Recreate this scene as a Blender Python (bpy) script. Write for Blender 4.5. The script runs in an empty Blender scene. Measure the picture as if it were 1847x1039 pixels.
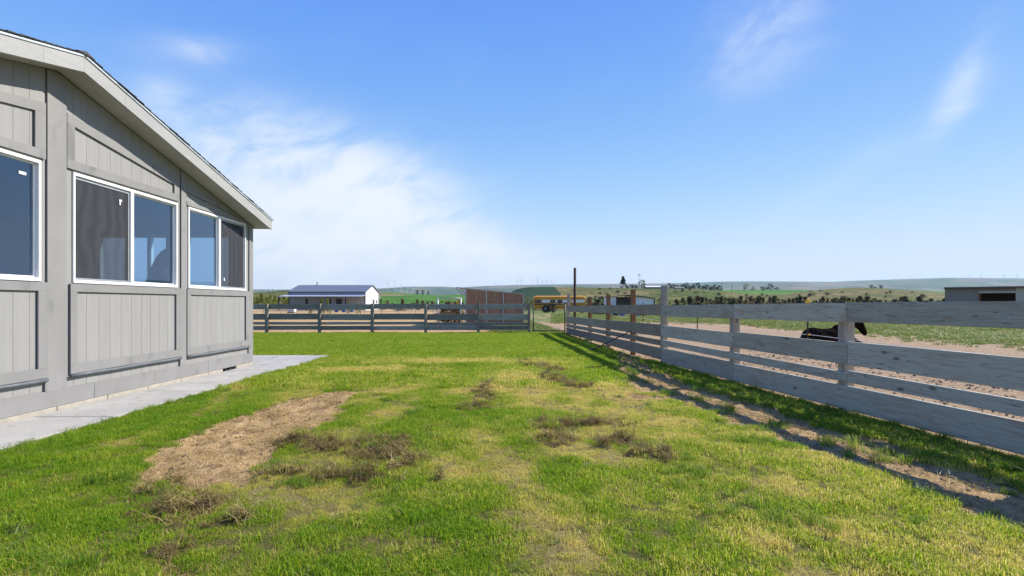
import bpy, bmesh, math, random
import numpy as np
from mathutils import Vector, Matrix, Euler

random.seed(7)
rng = np.random.default_rng(11)
sc = bpy.context.scene
col = sc.collection
R = math.radians

# ------------------------------------------------------------------ camera
F, CX, HY, CH = 900.0, 923.5, 547.0, 1.40      # focal (px of the 1847 wide photo), centre, horizon row, eye height
cam_d = bpy.data.cameras.new('camera')
cam_d.sensor_width = 36.0
cam_d.lens = F / 1847 * 36.0
cam_d.shift_y = (HY - 519.5) / 1847
cam_d.clip_start, cam_d.clip_end = 0.05, 60000
cam = bpy.data.objects.new('camera', cam_d)
cam.location = (0, 0, CH)
cam.rotation_euler = (R(90), 0, 0)
col.objects.link(cam)
sc.camera = cam

# ------------------------------------------------------------------ sky, sun, exposure
SUN = Vector((.36, .19, .33)).normalized()      # towards the sun
sun_el = math.asin(SUN.z)
sun_az = math.atan2(SUN.x, SUN.y)
wd = bpy.data.worlds.new('World')
sc.world = wd
wd.use_nodes = True
wt = wd.node_tree
wt.nodes.clear()


def N(t, typ, **kw):
    n = t.nodes.new(typ)
    for k, v in kw.items():
        if k.startswith('i_'):
            n.inputs[k[2:].replace('_', ' ')].default_value = v
        else:
            setattr(n, k, v)
    return n


def math_n(t, op, a, b=None, c=None, clamp=False):
    n = t.nodes.new('ShaderNodeMath')
    n.operation = op
    n.use_clamp = clamp
    for i, v in enumerate((a, b, c)):
        if v is None:
            continue
        if isinstance(v, (int, float)):
            n.inputs[i].default_value = v
        else:
            t.links.new(v, n.inputs[i])
    return n.outputs[0]


def mixc(t, fac, a, b, blend='MIX'):
    n = t.nodes.new('ShaderNodeMix')
    n.data_type = 'RGBA'
    n.blend_type = blend
    for s, v in (('Factor', fac), ('A', a), ('B', b)):
        idx = {'Factor': 0, 'A': 6, 'B': 7}[s]
        if isinstance(v, (int, float)):
            n.inputs[idx].default_value = v
        elif isinstance(v, tuple):
            n.inputs[idx].default_value = (*v, 1) if len(v) == 3 else v
        else:
            t.links.new(v, n.inputs[idx])
    return n.outputs[2]


def smooth(t, v, lo, hi):
    n = t.nodes.new('ShaderNodeMapRange')
    n.interpolation_type = 'SMOOTHSTEP'
    n.inputs['From Min'].default_value = lo
    n.inputs['From Max'].default_value = hi
    t.links.new(v, n.inputs['Value'])
    return n.outputs['Result']


sky = N(wt, 'ShaderNodeTexSky', sky_type='NISHITA', sun_disc=False, sun_elevation=sun_el, sun_rotation=sun_az,
        altitude=300, air_density=1.0, dust_density=0.4, ozone_density=3.0)
tc = N(wt, 'ShaderNodeTexCoord')
sep = N(wt, 'ShaderNodeSeparateXYZ')
wt.links.new(tc.outputs['Generated'], sep.inputs[0])
az = math_n(wt, 'ARCTAN2', sep.outputs[0], sep.outputs[1])
el = math_n(wt, 'ARCSINE', sep.outputs[2])
# an even, polarised-looking blue: most of the dome takes the sky's colour at the same height away from the sun
sky2 = N(wt, 'ShaderNodeTexSky', sky_type='NISHITA', sun_disc=False, sun_elevation=sun_el, sun_rotation=sun_az,
         altitude=300, air_density=1.0, dust_density=0.4, ozone_density=3.0)
hor = math_n(wt, 'SQRT', math_n(wt, 'MAXIMUM', math_n(wt, 'SUBTRACT', 1.0, math_n(wt, 'MULTIPLY', sep.outputs[2], sep.outputs[2])), 0.0))
cv2 = N(wt, 'ShaderNodeCombineXYZ')
wt.links.new(hor, cv2.inputs[1])
wt.links.new(sep.outputs[2], cv2.inputs[2])
wt.links.new(cv2.outputs[0], sky2.inputs['Vector'])
skym = mixc(wt, .93, sky.outputs[0], sky2.outputs[0])
# film-like shoulder over the whole dome, so that the glow round the sun does not clip
sp = N(wt, 'ShaderNodeSeparateColor')
wt.links.new(skym, sp.inputs[0])
cb = N(wt, 'ShaderNodeCombineColor')
for i_, (mx_, a_, p_) in enumerate(((3.0, 2.83, 2.0), (3.45, 3.24, 1.74), (4.1, 1.8, 1.0))):
    e_ = math_n(wt, 'POWER', math_n(wt, 'DIVIDE', sp.outputs[i_], a_), p_)
    wt.links.new(math_n(wt, 'MULTIPLY', math_n(wt, 'SUBTRACT', 1.0, math_n(wt, 'EXPONENT', math_n(wt, 'MULTIPLY', e_, -1.0))), mx_), cb.inputs[i_])
# thin cirrus: stretched noise on the sky dome, thicker in a few banks
mp = N(wt, 'ShaderNodeCombineXYZ')
wt.links.new(math_n(wt, 'ADD', math_n(wt, 'MULTIPLY', az, 1.0), math_n(wt, 'MULTIPLY', el, 0.5)), mp.inputs[0])
wt.links.new(math_n(wt, 'SUBTRACT', math_n(wt, 'MULTIPLY', el, 2.4), math_n(wt, 'MULTIPLY', az, 0.8)), mp.inputs[1])
n1 = N(wt, 'ShaderNodeTexNoise', i_Scale=4.6, i_Detail=10.0, i_Roughness=0.62, i_Distortion=0.35)
wt.links.new(mp.outputs[0], n1.inputs['Vector'])
n2 = N(wt, 'ShaderNodeTexNoise', i_Scale=1.3, i_Detail=2.0, i_Roughness=0.5)
wt.links.new(mp.outputs[0], n2.inputs['Vector'])


def bank(px, py, sx, sy, tilt=0.0):
    """soft bank of cirrus centred on a direction; sizes in radians"""
    t_ = (px - CX) / F
    a0 = math.atan(t_)
    e0 = math.atan((HY - py) / F * math.cos(a0))
    da = math_n(wt, 'SUBTRACT', az, a0)
    de = math_n(wt, 'SUBTRACT', el, e0)
    c, s = math.cos(tilt), math.sin(tilt)
    u = math_n(wt, 'ADD', math_n(wt, 'MULTIPLY', da, c / sx), math_n(wt, 'MULTIPLY', de, s / sx))
    v = math_n(wt, 'SUBTRACT', math_n(wt, 'MULTIPLY', de, c / sy), math_n(wt, 'MULTIPLY', da, s / sy))
    q = math_n(wt, 'ADD', math_n(wt, 'MULTIPLY', u, u), math_n(wt, 'MULTIPLY', v, v))
    return math_n(wt, 'EXPONENT', math_n(wt, 'MULTIPLY', q, -1.0))


banks = [(620, 320, .17, .060, -.22, 1.9), (510, 410, .26, .12, -.1, 1.3), (760, 415, .22, .045, -.32, 1.1), (560, 480, .34, .06, 0, .75),
         (1365, 75, .085, .060, .25, .50), (1735, 150, .018, .055, -.45, .55), (1720, 205, .04, .015, .7, .30), (1545, 300, .16, .02, .5, .12),
         (360, 90, .07, .020, .2, .35), (290, 185, .03, .03, .0, .45), (980, 486, .07, .012, 0, .5), (330, 240, .10, .03, .1, .5)]
bsum = None
for b in banks:
    o_ = math_n(wt, 'MULTIPLY', bank(*b[:5]), b[5])
    bsum = o_ if bsum is None else math_n(wt, 'ADD', bsum, o_)
thin = math_n(wt, 'MULTIPLY', smooth(wt, n2.outputs[0], .52, .78), .06)
dens = math_n(wt, 'ADD', bsum, thin)
fib = smooth(wt, n1.outputs[0], .33, .70)
cl = math_n(wt, 'MULTIPLY', dens, math_n(wt, 'ADD', math_n(wt, 'MULTIPLY', fib, .95), .14))
cl = math_n(wt, 'MULTIPLY', math_n(wt, 'SUBTRACT', 1.0, math_n(wt, 'EXPONENT', math_n(wt, 'MULTIPLY', cl, -1.5))), .92)
skyc = mixc(wt, cl, cb.outputs[0], (3.85, 4.0, 4.15))
bgn = N(wt, 'ShaderNodeBackground', i_Strength=0.128)
wt.links.new(skyc, bgn.inputs['Color'])
wo = N(wt, 'ShaderNodeOutputWorld')
wt.links.new(bgn.outputs[0], wo.inputs['Surface'])

sd = bpy.data.lights.new('sun', 'SUN')
sd.energy = 3.9
sd.angle = R(0.53)
sd.color = (1.0, .94, .84)
sun = bpy.data.objects.new('sun', sd)
sun.rotation_euler = SUN.to_track_quat('Z', 'Y').to_euler()
sun.location = (20, 10, 30)
col.objects.link(sun)

sc.view_settings.view_transform = 'Standard'
sc.view_settings.look = 'None'
sc.view_settings.gamma = 1
sc.view_settings.exposure = 0.95
sc.view_settings.use_curve_mapping = False
sc.render.engine = 'CYCLES'
sc.cycles.use_denoising = True
sc.cycles.max_bounces = 6
sc.cycles.transparent_max_bounces = 12
sc.cycles.volume_bounces = 0


# ------------------------------------------------------------------ helpers
def W(px, py, Y):
    """photo pixel at depth Y -> world point"""
    return Vector(((px - CX) / F * Y, Y, CH - (py - HY) / F * Y))


def G(px, py, z=0.0):
    """photo pixel on the level ground -> world point"""
    Y = (CH - z) * F / (py - HY)
    return ((px - CX) / F * Y, Y)


def tag(o, label=None, cat=None, group=None, kind=None):
    if label:
        o['label'] = label
    if cat:
        o['category'] = cat
    if group:
        o['group'] = group
    if kind:
        o['kind'] = kind
    return o


def empty(name, loc=(0, 0, 0), rz=0.0):
    o = bpy.data.objects.new(name, None)
    o.location = loc
    o.rotation_euler = (0, 0, rz)
    o.empty_display_size = .2
    col.objects.link(o)
    return o


def link(name, me, parent=None):
    o = bpy.data.objects.new(name, me)
    col.objects.link(o)
    if parent:
        o.parent = parent
    return o


class MB:
    def __init__(s):
        s.v, s.f, s.m = [], [], []

    def quad(s, pts, mi=0):
        b = len(s.v)
        s.v += [tuple(p) for p in pts]
        s.f.append(tuple(range(b, b + len(pts))))
        s.m.append(mi)
        return s

    def box(s, x0, x1, y0, y1, z0, z1, c=0.0, mi=0):
        b = len(s.v)
        if c <= 0:
            s.v += [(x0, y0, z0), (x1, y0, z0), (x1, y1, z0), (x0, y1, z0), (x0, y0, z1), (x1, y0, z1), (x1, y1, z1), (x0, y1, z1)]
            fs = [(0, 3, 2, 1), (4, 5, 6, 7), (0, 1, 5, 4), (1, 2, 6, 5), (2, 3, 7, 6), (3, 0, 4, 7)]
        else:
            bm = bmesh.new()
            bmesh.ops.create_cube(bm, size=1.0)
            for v in bm.verts:
                v.co = ((x0 + x1) / 2 + v.co.x * (x1 - x0), (y0 + y1) / 2 + v.co.y * (y1 - y0), (z0 + z1) / 2 + v.co.z * (z1 - z0))
            bmesh.ops.bevel(bm, geom=list(bm.edges), offset=c, segments=1, affect='EDGES', profile=.5)
            bm.verts.ensure_lookup_table()
            for i, v in enumerate(bm.verts):
                v.index = i
            s.v += [tuple(v.co) for v in bm.verts]
            fs = [tuple(v.index for v in f.verts) for f in bm.faces]
            bm.free()
        for f in fs:
            s.f.append(tuple(b + i for i in f))
            s.m.append(mi)
        return s

    def prism(s, poly, d, axis='x', mi=0):
        """poly: list of 2-tuples; extruded d=(a,b) along axis"""
        n = len(poly)
        b = len(s.v)
        for a in d:
            for (u, w) in poly:
                s.v.append({'x': (a, u, w), 'y': (u, a, w), 'z': (u, w, a)}[axis])
        s.f.append(tuple(range(b, b + n)))
        s.f.append(tuple(range(b + 2 * n - 1, b + n - 1, -1)))
        s.m += [mi, mi]
        for i in range(n):
            j = (i + 1) % n
            s.f.append((b + i, b + n + i, b + n + j, b + j))
            s.m.append(mi)
        return s

    def tube(s, pts, r, seg=8, cap=True, mi=0):
        pts = [Vector(p) for p in pts]
        rs = r if isinstance(r, (list, tuple)) else [r] * len(pts)
        b = len(s.v)
        for i, p in enumerate(pts):
            d = (pts[min(i + 1, len(pts) - 1)] - pts[max(i - 1, 0)]).normalized()
            up = Vector((0, 0, 1)) if abs(d.z) < .9 else Vector((1, 0, 0))
            a = d.cross(up).normalized()
            c = a.cross(d).normalized()
            for k in range(seg):
                t = 2 * math.pi * k / seg
                s.v.append(tuple(p + (a * math.cos(t) + c * math.sin(t)) * rs[i]))
        for i in range(len(pts) - 1):
            for k in range(seg):
                k2 = (k + 1) % seg
                s.f.append((b + i * seg + k, b + i * seg + k2, b + (i + 1) * seg + k2, b + (i + 1) * seg + k))
                s.m.append(mi)
        if cap:
            s.f.append(tuple(b + k for k in reversed(range(seg))))
            s.f.append(tuple(b + (len(pts) - 1) * seg + k for k in range(seg)))
            s.m += [mi, mi]
        return s

    def ell(s, c, r, seg=10, rings=7, mi=0):
        b = len(s.v)
        for i in range(rings + 1):
            ph = math.pi * i / rings
            for k in range(seg):
                t = 2 * math.pi * k / seg
                s.v.append((c[0] + r[0] * math.sin(ph) * math.cos(t), c[1] + r[1] * math.sin(ph) * math.sin(t), c[2] + r[2] * math.cos(ph)))
        for i in range(rings):
            for k in range(seg):
                k2 = (k + 1) % seg
                s.f.append((b + i * seg + k, b + (i + 1) * seg + k, b + (i + 1) * seg + k2, b + i * seg + k2))
                s.m.append(mi)
        return s

    def mesh(s, name, mats, smooth=False, off=(0, 0, 0)):
        me = bpy.data.meshes.new(name)
        o = Vector(off)
        me.from_pydata([tuple(Vector(v) - o) for v in s.v], [], s.f)
        for m in (mats if isinstance(mats, (list, tuple)) else [mats]):
            me.materials.append(m)
        me.polygons.foreach_set('material_index', s.m)
        if smooth:
            me.polygons.foreach_set('use_smooth', [True] * len(me.polygons))
        me.update()
        return me

    def build(s, name, mats, parent=None, smooth=False):
        off = parent.location if parent else (0, 0, 0)
        p = parent
        if parent is not None and parent.parent is not None:
            off = Vector(parent.location) + Vector(parent.parent.location)
        return link(name, s.mesh(name, mats, smooth, off), p)


# ------------------------------------------------------------------ materials
MATS = {}


def newmat(name):
    m = bpy.data.materials.new(name)
    m.use_nodes = True
    t = m.node_tree
    t.nodes.clear()
    out = N(t, 'ShaderNodeOutputMaterial')
    MATS[name] = m
    return m, t, out


def surf(name, c1, c2=None, scale=6.0, rough=.7, bump=0.0, bscale=None, stretch=(1, 1, 1), metal=0.0, detail=5.0, rand=.0, spec=.4, c3=None, s3=40.0):
    m, t, out = newmat(name)
    p = N(t, 'ShaderNodeBsdfPrincipled', i_Roughness=rough, i_Metallic=metal)
    p.inputs['Specular IOR Level'].default_value = spec
    tcn = N(t, 'ShaderNodeTexCoord')
    mpn = N(t, 'ShaderNodeMapping')
    mpn.inputs['Scale'].default_value = stretch
    oi = N(t, 'ShaderNodeObjectInfo')
    add = N(t, 'ShaderNodeVectorMath', operation='ADD')
    mulv = N(t, 'ShaderNodeVectorMath', operation='SCALE')
    mulv.inputs[0].default_value = (31.7, 17.3, 9.1)
    t.links.new(oi.outputs['Random'], mulv.inputs['Scale'])
    t.links.new(tcn.outputs['Object'], add.inputs[0])
    t.links.new(mulv.outputs[0], add.inputs[1])
    t.links.new(add.outputs[0], mpn.inputs['Vector'])
    nz = N(t, 'ShaderNodeTexNoise', i_Scale=scale, i_Detail=detail, i_Roughness=.6)
    t.links.new(mpn.outputs[0], nz.inputs['Vector'])
    c = mixc(t, smooth(t, nz.outputs[0], .3, .7), c1, c2 if c2 else tuple(x * .85 for x in c1))
    if c3:
        n3 = N(t, 'ShaderNodeTexNoise', i_Scale=s3, i_Detail=3.0)
        t.links.new(mpn.outputs[0], n3.inputs['Vector'])
        c = mixc(t, smooth(t, n3.outputs[0], .56, .72), c, c3)
    if rand:
        h = N(t, 'ShaderNodeHueSaturation')
        t.links.new(c, h.inputs['Color'])
        t.links.new(math_n(t, 'MULTIPLY_ADD', oi.outputs['Random'], rand * 2, 1 - rand), h.inputs['Value'])
        c = h.outputs[0]
    t.links.new(c, p.inputs['Base Color'])
    if bump:
        nb = N(t, 'ShaderNodeTexNoise', i_Scale=bscale or scale * 6, i_Detail=4.0)
        t.links.new(mpn.outputs[0], nb.inputs['Vector'])
        bp = N(t, 'ShaderNodeBump', i_Strength=bump, i_Distance=.01)
        t.links.new(nb.outputs[0], bp.inputs['Height'])
        t.links.new(bp.outputs[0], p.inputs['Normal'])
    t.links.new(p.outputs[0], out.inputs['Surface'])
    return m


def wood(name, base, dark, bare, paint_amt=.5, rand=.12):
    """weathered board: local X runs along the grain"""
    m, t, out = newmat(name)
    p = N(t, 'ShaderNodeBsdfPrincipled', i_Roughness=.85)
    p.inputs['Specular IOR Level'].default_value = .25
    tcn = N(t, 'ShaderNodeTexCoord')
    oi = N(t, 'ShaderNodeObjectInfo')
    sv = N(t, 'ShaderNodeVectorMath', operation='SCALE')
    sv.inputs[0].default_value = (53.0, 17.0, 29.0)
    t.links.new(oi.outputs['Random'], sv.inputs['Scale'])
    add = N(t, 'ShaderNodeVectorMath', operation='ADD')
    t.links.new(tcn.outputs['Object'], add.inputs[0])
    t.links.new(sv.outputs[0], add.inputs[1])

    def noise(sx, sz, scale, det, rough=.6, dist=0.0):
        mm = N(t, 'ShaderNodeMapping')
        mm.inputs['Scale'].default_value = (sx, sz, sz)
        t.links.new(add.outputs[0], mm.inputs['Vector'])
        nn = N(t, 'ShaderNodeTexNoise', i_Scale=scale, i_Detail=det, i_Roughness=rough, i_Distortion=dist)
        t.links.new(mm.outputs[0], nn.inputs['Vector'])
        return nn.outputs[0]
    grain = noise(.6, 14, 4.0, 6, .65, .6)
    patch = noise(.8, 3.2, 2.0, 6, .65, 1.2)
    crack = noise(.9, 9, 3.2, 7, .7, 2.2)
    fine = noise(2, 50, 4.0, 3)
    c = mixc(t, smooth(t, patch, .60 - .25 * paint_amt, .80 - .25 * paint_amt), base, bare)
    c = mixc(t, math_n(t, 'MULTIPLY', smooth(t, grain, .42, .66), .45), c, tuple(x * .62 for x in bare))
    c = mixc(t, math_n(t, 'MULTIPLY', smooth(t, fine, .5, .8), .35), c, tuple(x * .5 for x in base))
    ck = math_n(t, 'MULTIPLY', smooth(t, crack, .585, .66), .80)
    c = mixc(t, ck, c, dark)
    # knots
    mk = N(t, 'ShaderNodeMapping')
    mk.inputs['Scale'].default_value = (1.5, 1.0, 3.4)
    t.links.new(add.outputs[0], mk.inputs['Vector'])
    vk = N(t, 'ShaderNodeTexVoronoi', i_Scale=1.6, i_Randomness=1.0)
    t.links.new(mk.outputs[0], vk.inputs['Vector'])
    kn = smooth(t, math_n(t, 'ADD', vk.outputs['Distance'], math_n(t, 'MULTIPLY', crack, .25)), .27, .17)
    c = mixc(t, math_n(t, 'MULTIPLY', kn, .8), c, dark)
    h = N(t, 'ShaderNodeHueSaturation')
    t.links.new(c, h.inputs['Color'])
    t.links.new(math_n(t, 'MULTIPLY_ADD', oi.outputs['Random'], rand * 2, 1 - rand), h.inputs['Value'])
    t.links.new(h.outputs[0], p.inputs['Base Color'])
    hgt = math_n(t, 'SUBTRACT', math_n(t, 'MULTIPLY', grain, .5), ck)
    bp = N(t, 'ShaderNodeBump', i_Strength=.55, i_Distance=.006)
    t.links.new(hgt, bp.inputs['Height'])
    t.links.new(bp.outputs[0], p.inputs['Normal'])
    t.links.new(p.outputs[0], out.inputs['Surface'])
    return m


M_paint = surf('grey_paint', (.252, .246, .24), (.222, .217, .213), scale=3.0, rough=.62, bump=.12, bscale=60, stretch=(1, 1, .45), rand=.035, c3=(.178, .174, .172), s3=4.0)
M_siding = surf('grey_siding', (.292, .286, .277), (.268, .262, .254), scale=2.6, rough=.66, bump=.25, bscale=30, stretch=(1, 5, .35), rand=.03)
M_fascia = surf('fascia_paint', (.355, .352, .34), (.318, .315, .306), scale=3.0, rough=.6, bump=.3, bscale=26, stretch=(1, .5, 4), rand=.03)
M_soffit = surf('soffit_paint', (.42, .41, .385), (.36, .35, .33), scale=2.0, rough=.7, bump=.1, bscale=40)
M_drip = surf('drip_edge_metal', (.62, .66, .68), (.5, .55, .58), scale=4, rough=.35, metal=.3)
M_shingle = surf('asphalt_shingle', (.05, .05, .055), (.09, .088, .085), scale=30, rough=.95, bump=.6, bscale=160, rand=.3)
M_vinyl = surf('white_vinyl', (.80, .80, .79), (.74, .74, .735), scale=5, rough=.35)
M_pipe = surf('pvc_conduit', (.10, .11, .125), (.15, .16, .18), scale=9, rough=.5)
M_block = surf('foundation_block', (.42, .38, .31), (.33, .30, .25), scale=9, rough=.95, bump=.7, bscale=60)
M_conc = surf('concrete', (.40, .382, .348), (.325, .312, .288), scale=1.6, rough=.9, bump=.25, bscale=120, rand=.04, c3=(.275, .262, .235), s3=5)
M_black = surf('black_void', (.012, .012, .013), (.02, .02, .02), rough=.8)
M_int = surf('interior_paint', (.22, .23, .27), (.19, .20, .235), scale=1.5, rough=.8)
M_intfloor = surf('interior_floor', (.10, .08, .06), (.13, .10, .08), scale=4, rough=.5)
M_paper = surf('white_paper', (.8, .8, .77), (.72, .72, .7), rough=.7)
M_cloth = surf('dark_cloth', (.035, .033, .055), (.06, .055, .085), scale=4, rough=.85, stretch=(3, 3, .4))
M_green_metal = surf('green_gate_paint', (.016, .035, .026), (.03, .05, .04), scale=20, rough=.45)
M_galv = surf('galvanised_steel', (.42, .44, .46), (.34, .35, .37), scale=8, rough=.45, metal=.5)
M_rust = surf('rusty_steel', (.10, .045, .025), (.06, .035, .025), scale=16, rough=.85, bump=.3)
M_tpost = surf('dark_t_post', (.03, .028, .026), (.05, .04, .032), scale=14, rough=.8)
M_yellow = surf('yellow_plastic', (.78, .50, .03), (.70, .43, .03), rough=.4)
M_rope = surf('white_rope', (.7, .7, .68), (.6, .6, .58), scale=30, rough=.8)
M_hose = surf('black_hose', (.012, .012, .013), (.02, .02, .02), rough=.45)
M_horse = surf('dark_bay_coat', (.010, .0075, .007), (.022, .014, .011), scale=5, rough=.9, spec=.0)
M_mane = surf('black_mane', (.008, .007, .007), (.015, .013, .012), scale=30, rough=.7, stretch=(4, 4, 1), bump=.6)
W_blue = wood('blue_grey_weathered_wood', (.43, .425, .35), (.075, .055, .038), (.39, .325, .245), .5, .15)
W_brown = wood('brown_grey_weathered_wood', (.35, .29, .215), (.06, .042, .03), (.27, .205, .145), .5, .2)
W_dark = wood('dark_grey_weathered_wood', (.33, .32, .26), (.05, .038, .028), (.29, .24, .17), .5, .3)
W_post = wood('grey_post_wood', (.36, .325, .275), (.07, .05, .036), (.30, .26, .21), .4)
W_red = wood('red_brown_post_wood', (.23, .11, .05), (.06, .03, .018), (.20, .12, .065), .5)
W_shed = wood('brown_shed_boards', (.36, .19, .125), (.10, .055, .04), (.30, .175, .12), .6, .12)


def glass_mat():
    m, t, out = newmat('window_glass')
    tr = N(t, 'ShaderNodeBsdfTransparent')
    tr.inputs[0].default_value = (.52, .68, .80, 1)
    gl = N(t, 'ShaderNodeBsdfGlossy', i_Roughness=.0)
    gl.inputs[0].default_value = (.66, .80, 1, 1)
    lw = N(t, 'ShaderNodeLayerWeight', i_Blend=.5)
    f3 = math_n(t, 'POWER', lw.outputs['Facing'], 3.0)
    f = math_n(t, 'MULTIPLY_ADD', f3, .82, .17)
    mx = N(t, 'ShaderNodeMixShader')
    t.links.new(f, mx.inputs[0])
    t.links.new(tr.outputs[0], mx.inputs[1])
    t.links.new(gl.outputs[0], mx.inputs[2])
    t.links.new(mx.outputs[0], out.inputs['Surface'])
    return m


def screen_mat():
    m, t, out = newmat('insect_screen')
    tr = N(t, 'ShaderNodeBsdfTransparent')
    df = N(t, 'ShaderNodeBsdfDiffuse')
    tcn = N(t, 'ShaderNodeTexCoord')
    wv = N(t, 'ShaderNodeTexWave', i_Scale=1.5, i_Distortion=9.0, i_Detail=2.0)
    wv.bands_direction = 'Y'
    t.links.new(tcn.outputs['Object'], wv.inputs['Vector'])
    c = mixc(t, wv.outputs[0], (.060, .060, .066), (.078, .078, .085))
    t.links.new(c, df.inputs[0])
    mx = N(t, 'ShaderNodeMixShader')
    mx.inputs[0].default_value = .72
    t.links.new(tr.outputs[0], mx.inputs[1])
    t.links.new(df.outputs[0], mx.inputs[2])
    t.links.new(mx.outputs[0], out.inputs['Surface'])
    return m


M_glass = glass_mat()
M_screen = screen_mat()


# ------------------------------------------------------------------ numpy noise
def vnoise(x, y, seed=0):
    xi, yi = np.floor(x).astype(np.int64), np.floor(y).astype(np.int64)
    fx, fy = x - xi, y - yi
    fx, fy = fx * fx * (3 - 2 * fx), fy * fy * (3 - 2 * fy)

    def h(a, b):
        n = (a * 374761393 + b * 668265263 + seed * 1442695041) & 0x7fffffff
        n = ((n ^ (n >> 13)) * 1274126177) & 0x7fffffff
        return ((n ^ (n >> 16)) & 0xffff) / 65535.0
    return (h(xi, yi) * (1 - fx) + h(xi + 1, yi) * fx) * (1 - fy) + (h(xi, yi + 1) * (1 - fx) + h(xi + 1, yi + 1) * fx) * fy


def fbm(x, y, seed=0, oct=4):
    s, a, tot = 0, 1.0, 0
    for i in range(oct):
        s = s + a * vnoise(x * 2 ** i, y * 2 ** i, seed + i * 7)
        tot += a
        a *= .55
    return s / tot


def sstep(v, lo, hi):
    t = np.clip((v - lo) / (hi - lo), 0, 1)
    return t * t * (3 - 2 * t)


def poly_sd(x, y, poly):
    """signed distance to polygon (negative inside)"""
    d = np.full(x.shape, 1e9)
    inside = np.zeros(x.shape, bool)
    n = len(poly)
    for i in range(n):
        (x0, y0), (x1, y1) = poly[i], poly[(i + 1) % n]
        ex, ey = x1 - x0, y1 - y0
        t = np.clip(((x - x0) * ex + (y - y0) * ey) / (ex * ex + ey * ey + 1e-12), 0, 1)
        d = np.minimum(d, np.hypot(x - x0 - t * ex, y - y0 - t * ey))
        c = ((y0 > y) != (y1 > y)) & (x < (x1 - x0) * (y - y0) / (y1 - y0 + 1e-12) + x0)
        inside ^= c
    return np.where(inside, -d, d)


def capsule(x, y, a, b, w):
    (x0, y0), (x1, y1) = G(*a), G(*b)
    ex, ey = x1 - x0, y1 - y0
    t = np.clip(((x - x0) * ex + (y - y0) * ey) / (ex * ex + ey * ey + 1e-9), 0, 1)
    return np.hypot(x - x0 - t * ex, y - y0 - t * ey) - w


# right-hand fence line: bend at the tall post
FB = (3.45, 11.4)
FN_ = (5.915, -3.1)
FE = (2.53, 23.1)


def fence_x(y):
    return np.where(y < FB[1], FB[0] + .17 * (FB[1] - y), FB[0] - .0786 * (y - FB[1]))


PATH_X = -4.85
DIRT_POLY = [G(*p) for p in [(655, 696), (600, 706), (545, 722), (470, 735), (400, 758), (320, 795), (262, 830), (300, 862), (335, 876), (420, 868), (470, 842), (520, 795), (580, 760), (625, 722)]]
STRIP_POLY = [G(*p) for p in [(1100, 640), (1133, 639), (1223, 684), (1333, 719), (1473, 754), (1623, 799), (1723, 839), (1846, 884), (2200, 1000), (2200, 1150), (1846, 965), (1773, 934), (1623, 889), (1548, 849), (1473, 819), (1348, 774), (1203, 722), (1120, 690), (1105, 655)]]
DRY = [((835, 704), (905, 699), .35), ((690, 762), (725, 738), .22), ((870, 790), (960, 900), .22), ((960, 900), (1010, 990), .16), ((1370, 985), (1470, 1039), .22),
       ((1040, 812), (1120, 828), .22), ((440, 690), (330, 765), .10), ((300, 775), (220, 800), .08), ((600, 668), (690, 668), .5), ((700, 705), (760, 700), .3),
       ((1380, 870), (1440, 900), .14), ((1100, 700), (1130, 725), .3), ((760, 820), (850, 850), .16), ((770, 655), (900, 650), .5), ((1480, 950), (1560, 985), .12), ((980, 690), (960, 730), .25)]
THATCH = [((520, 798), (700, 822), .17), ((690, 800), (745, 835), .10), ((945, 653), (1005, 672), .14), ((970, 768), (1110, 765), .16), ((1120, 795), (1185, 822), .10), ((275, 915), (400, 935), .13),
          ((325, 955), (345, 1010), .07), ((520, 855), (735, 868), .06), ((985, 680), (1035, 700), .18), ((880, 690), (870, 735), .08), ((840, 735), (890, 720), .05), ((1000, 800), (990, 770), .1), ((200, 905), (290, 880), .08)]
BARE = [((225, 905), (260, 870), .09), ((535, 905), (545, 902), .05), ((590, 920), (596, 922), .06), ((1300, 770), (1310, 765), .10), ((1150, 715), (1230, 720), .16), ((1400, 825), (1440, 832), .08),
        ((310, 1000), (320, 1039), .05), ((700, 975), (720, 985), .04), ((1130, 690), (1170, 705), .2)]
TALL = [((205, 865), (260, 840), .14), ((290, 850), (325, 838), .08), ((450, 838), (560, 850), .08), ((1230, 850), (1225, 845), .12), ((1300, 905), (1500, 960), .06), ((20, 820), (420, 700), .05),
        ((560, 870), (470, 895), .12), ((700, 770), (760, 740), .06), ((60, 1010), (160, 1039), .12), ((1330, 790), (1440, 810), .09), ((1100, 660), (1180, 650), .3)]


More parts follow.
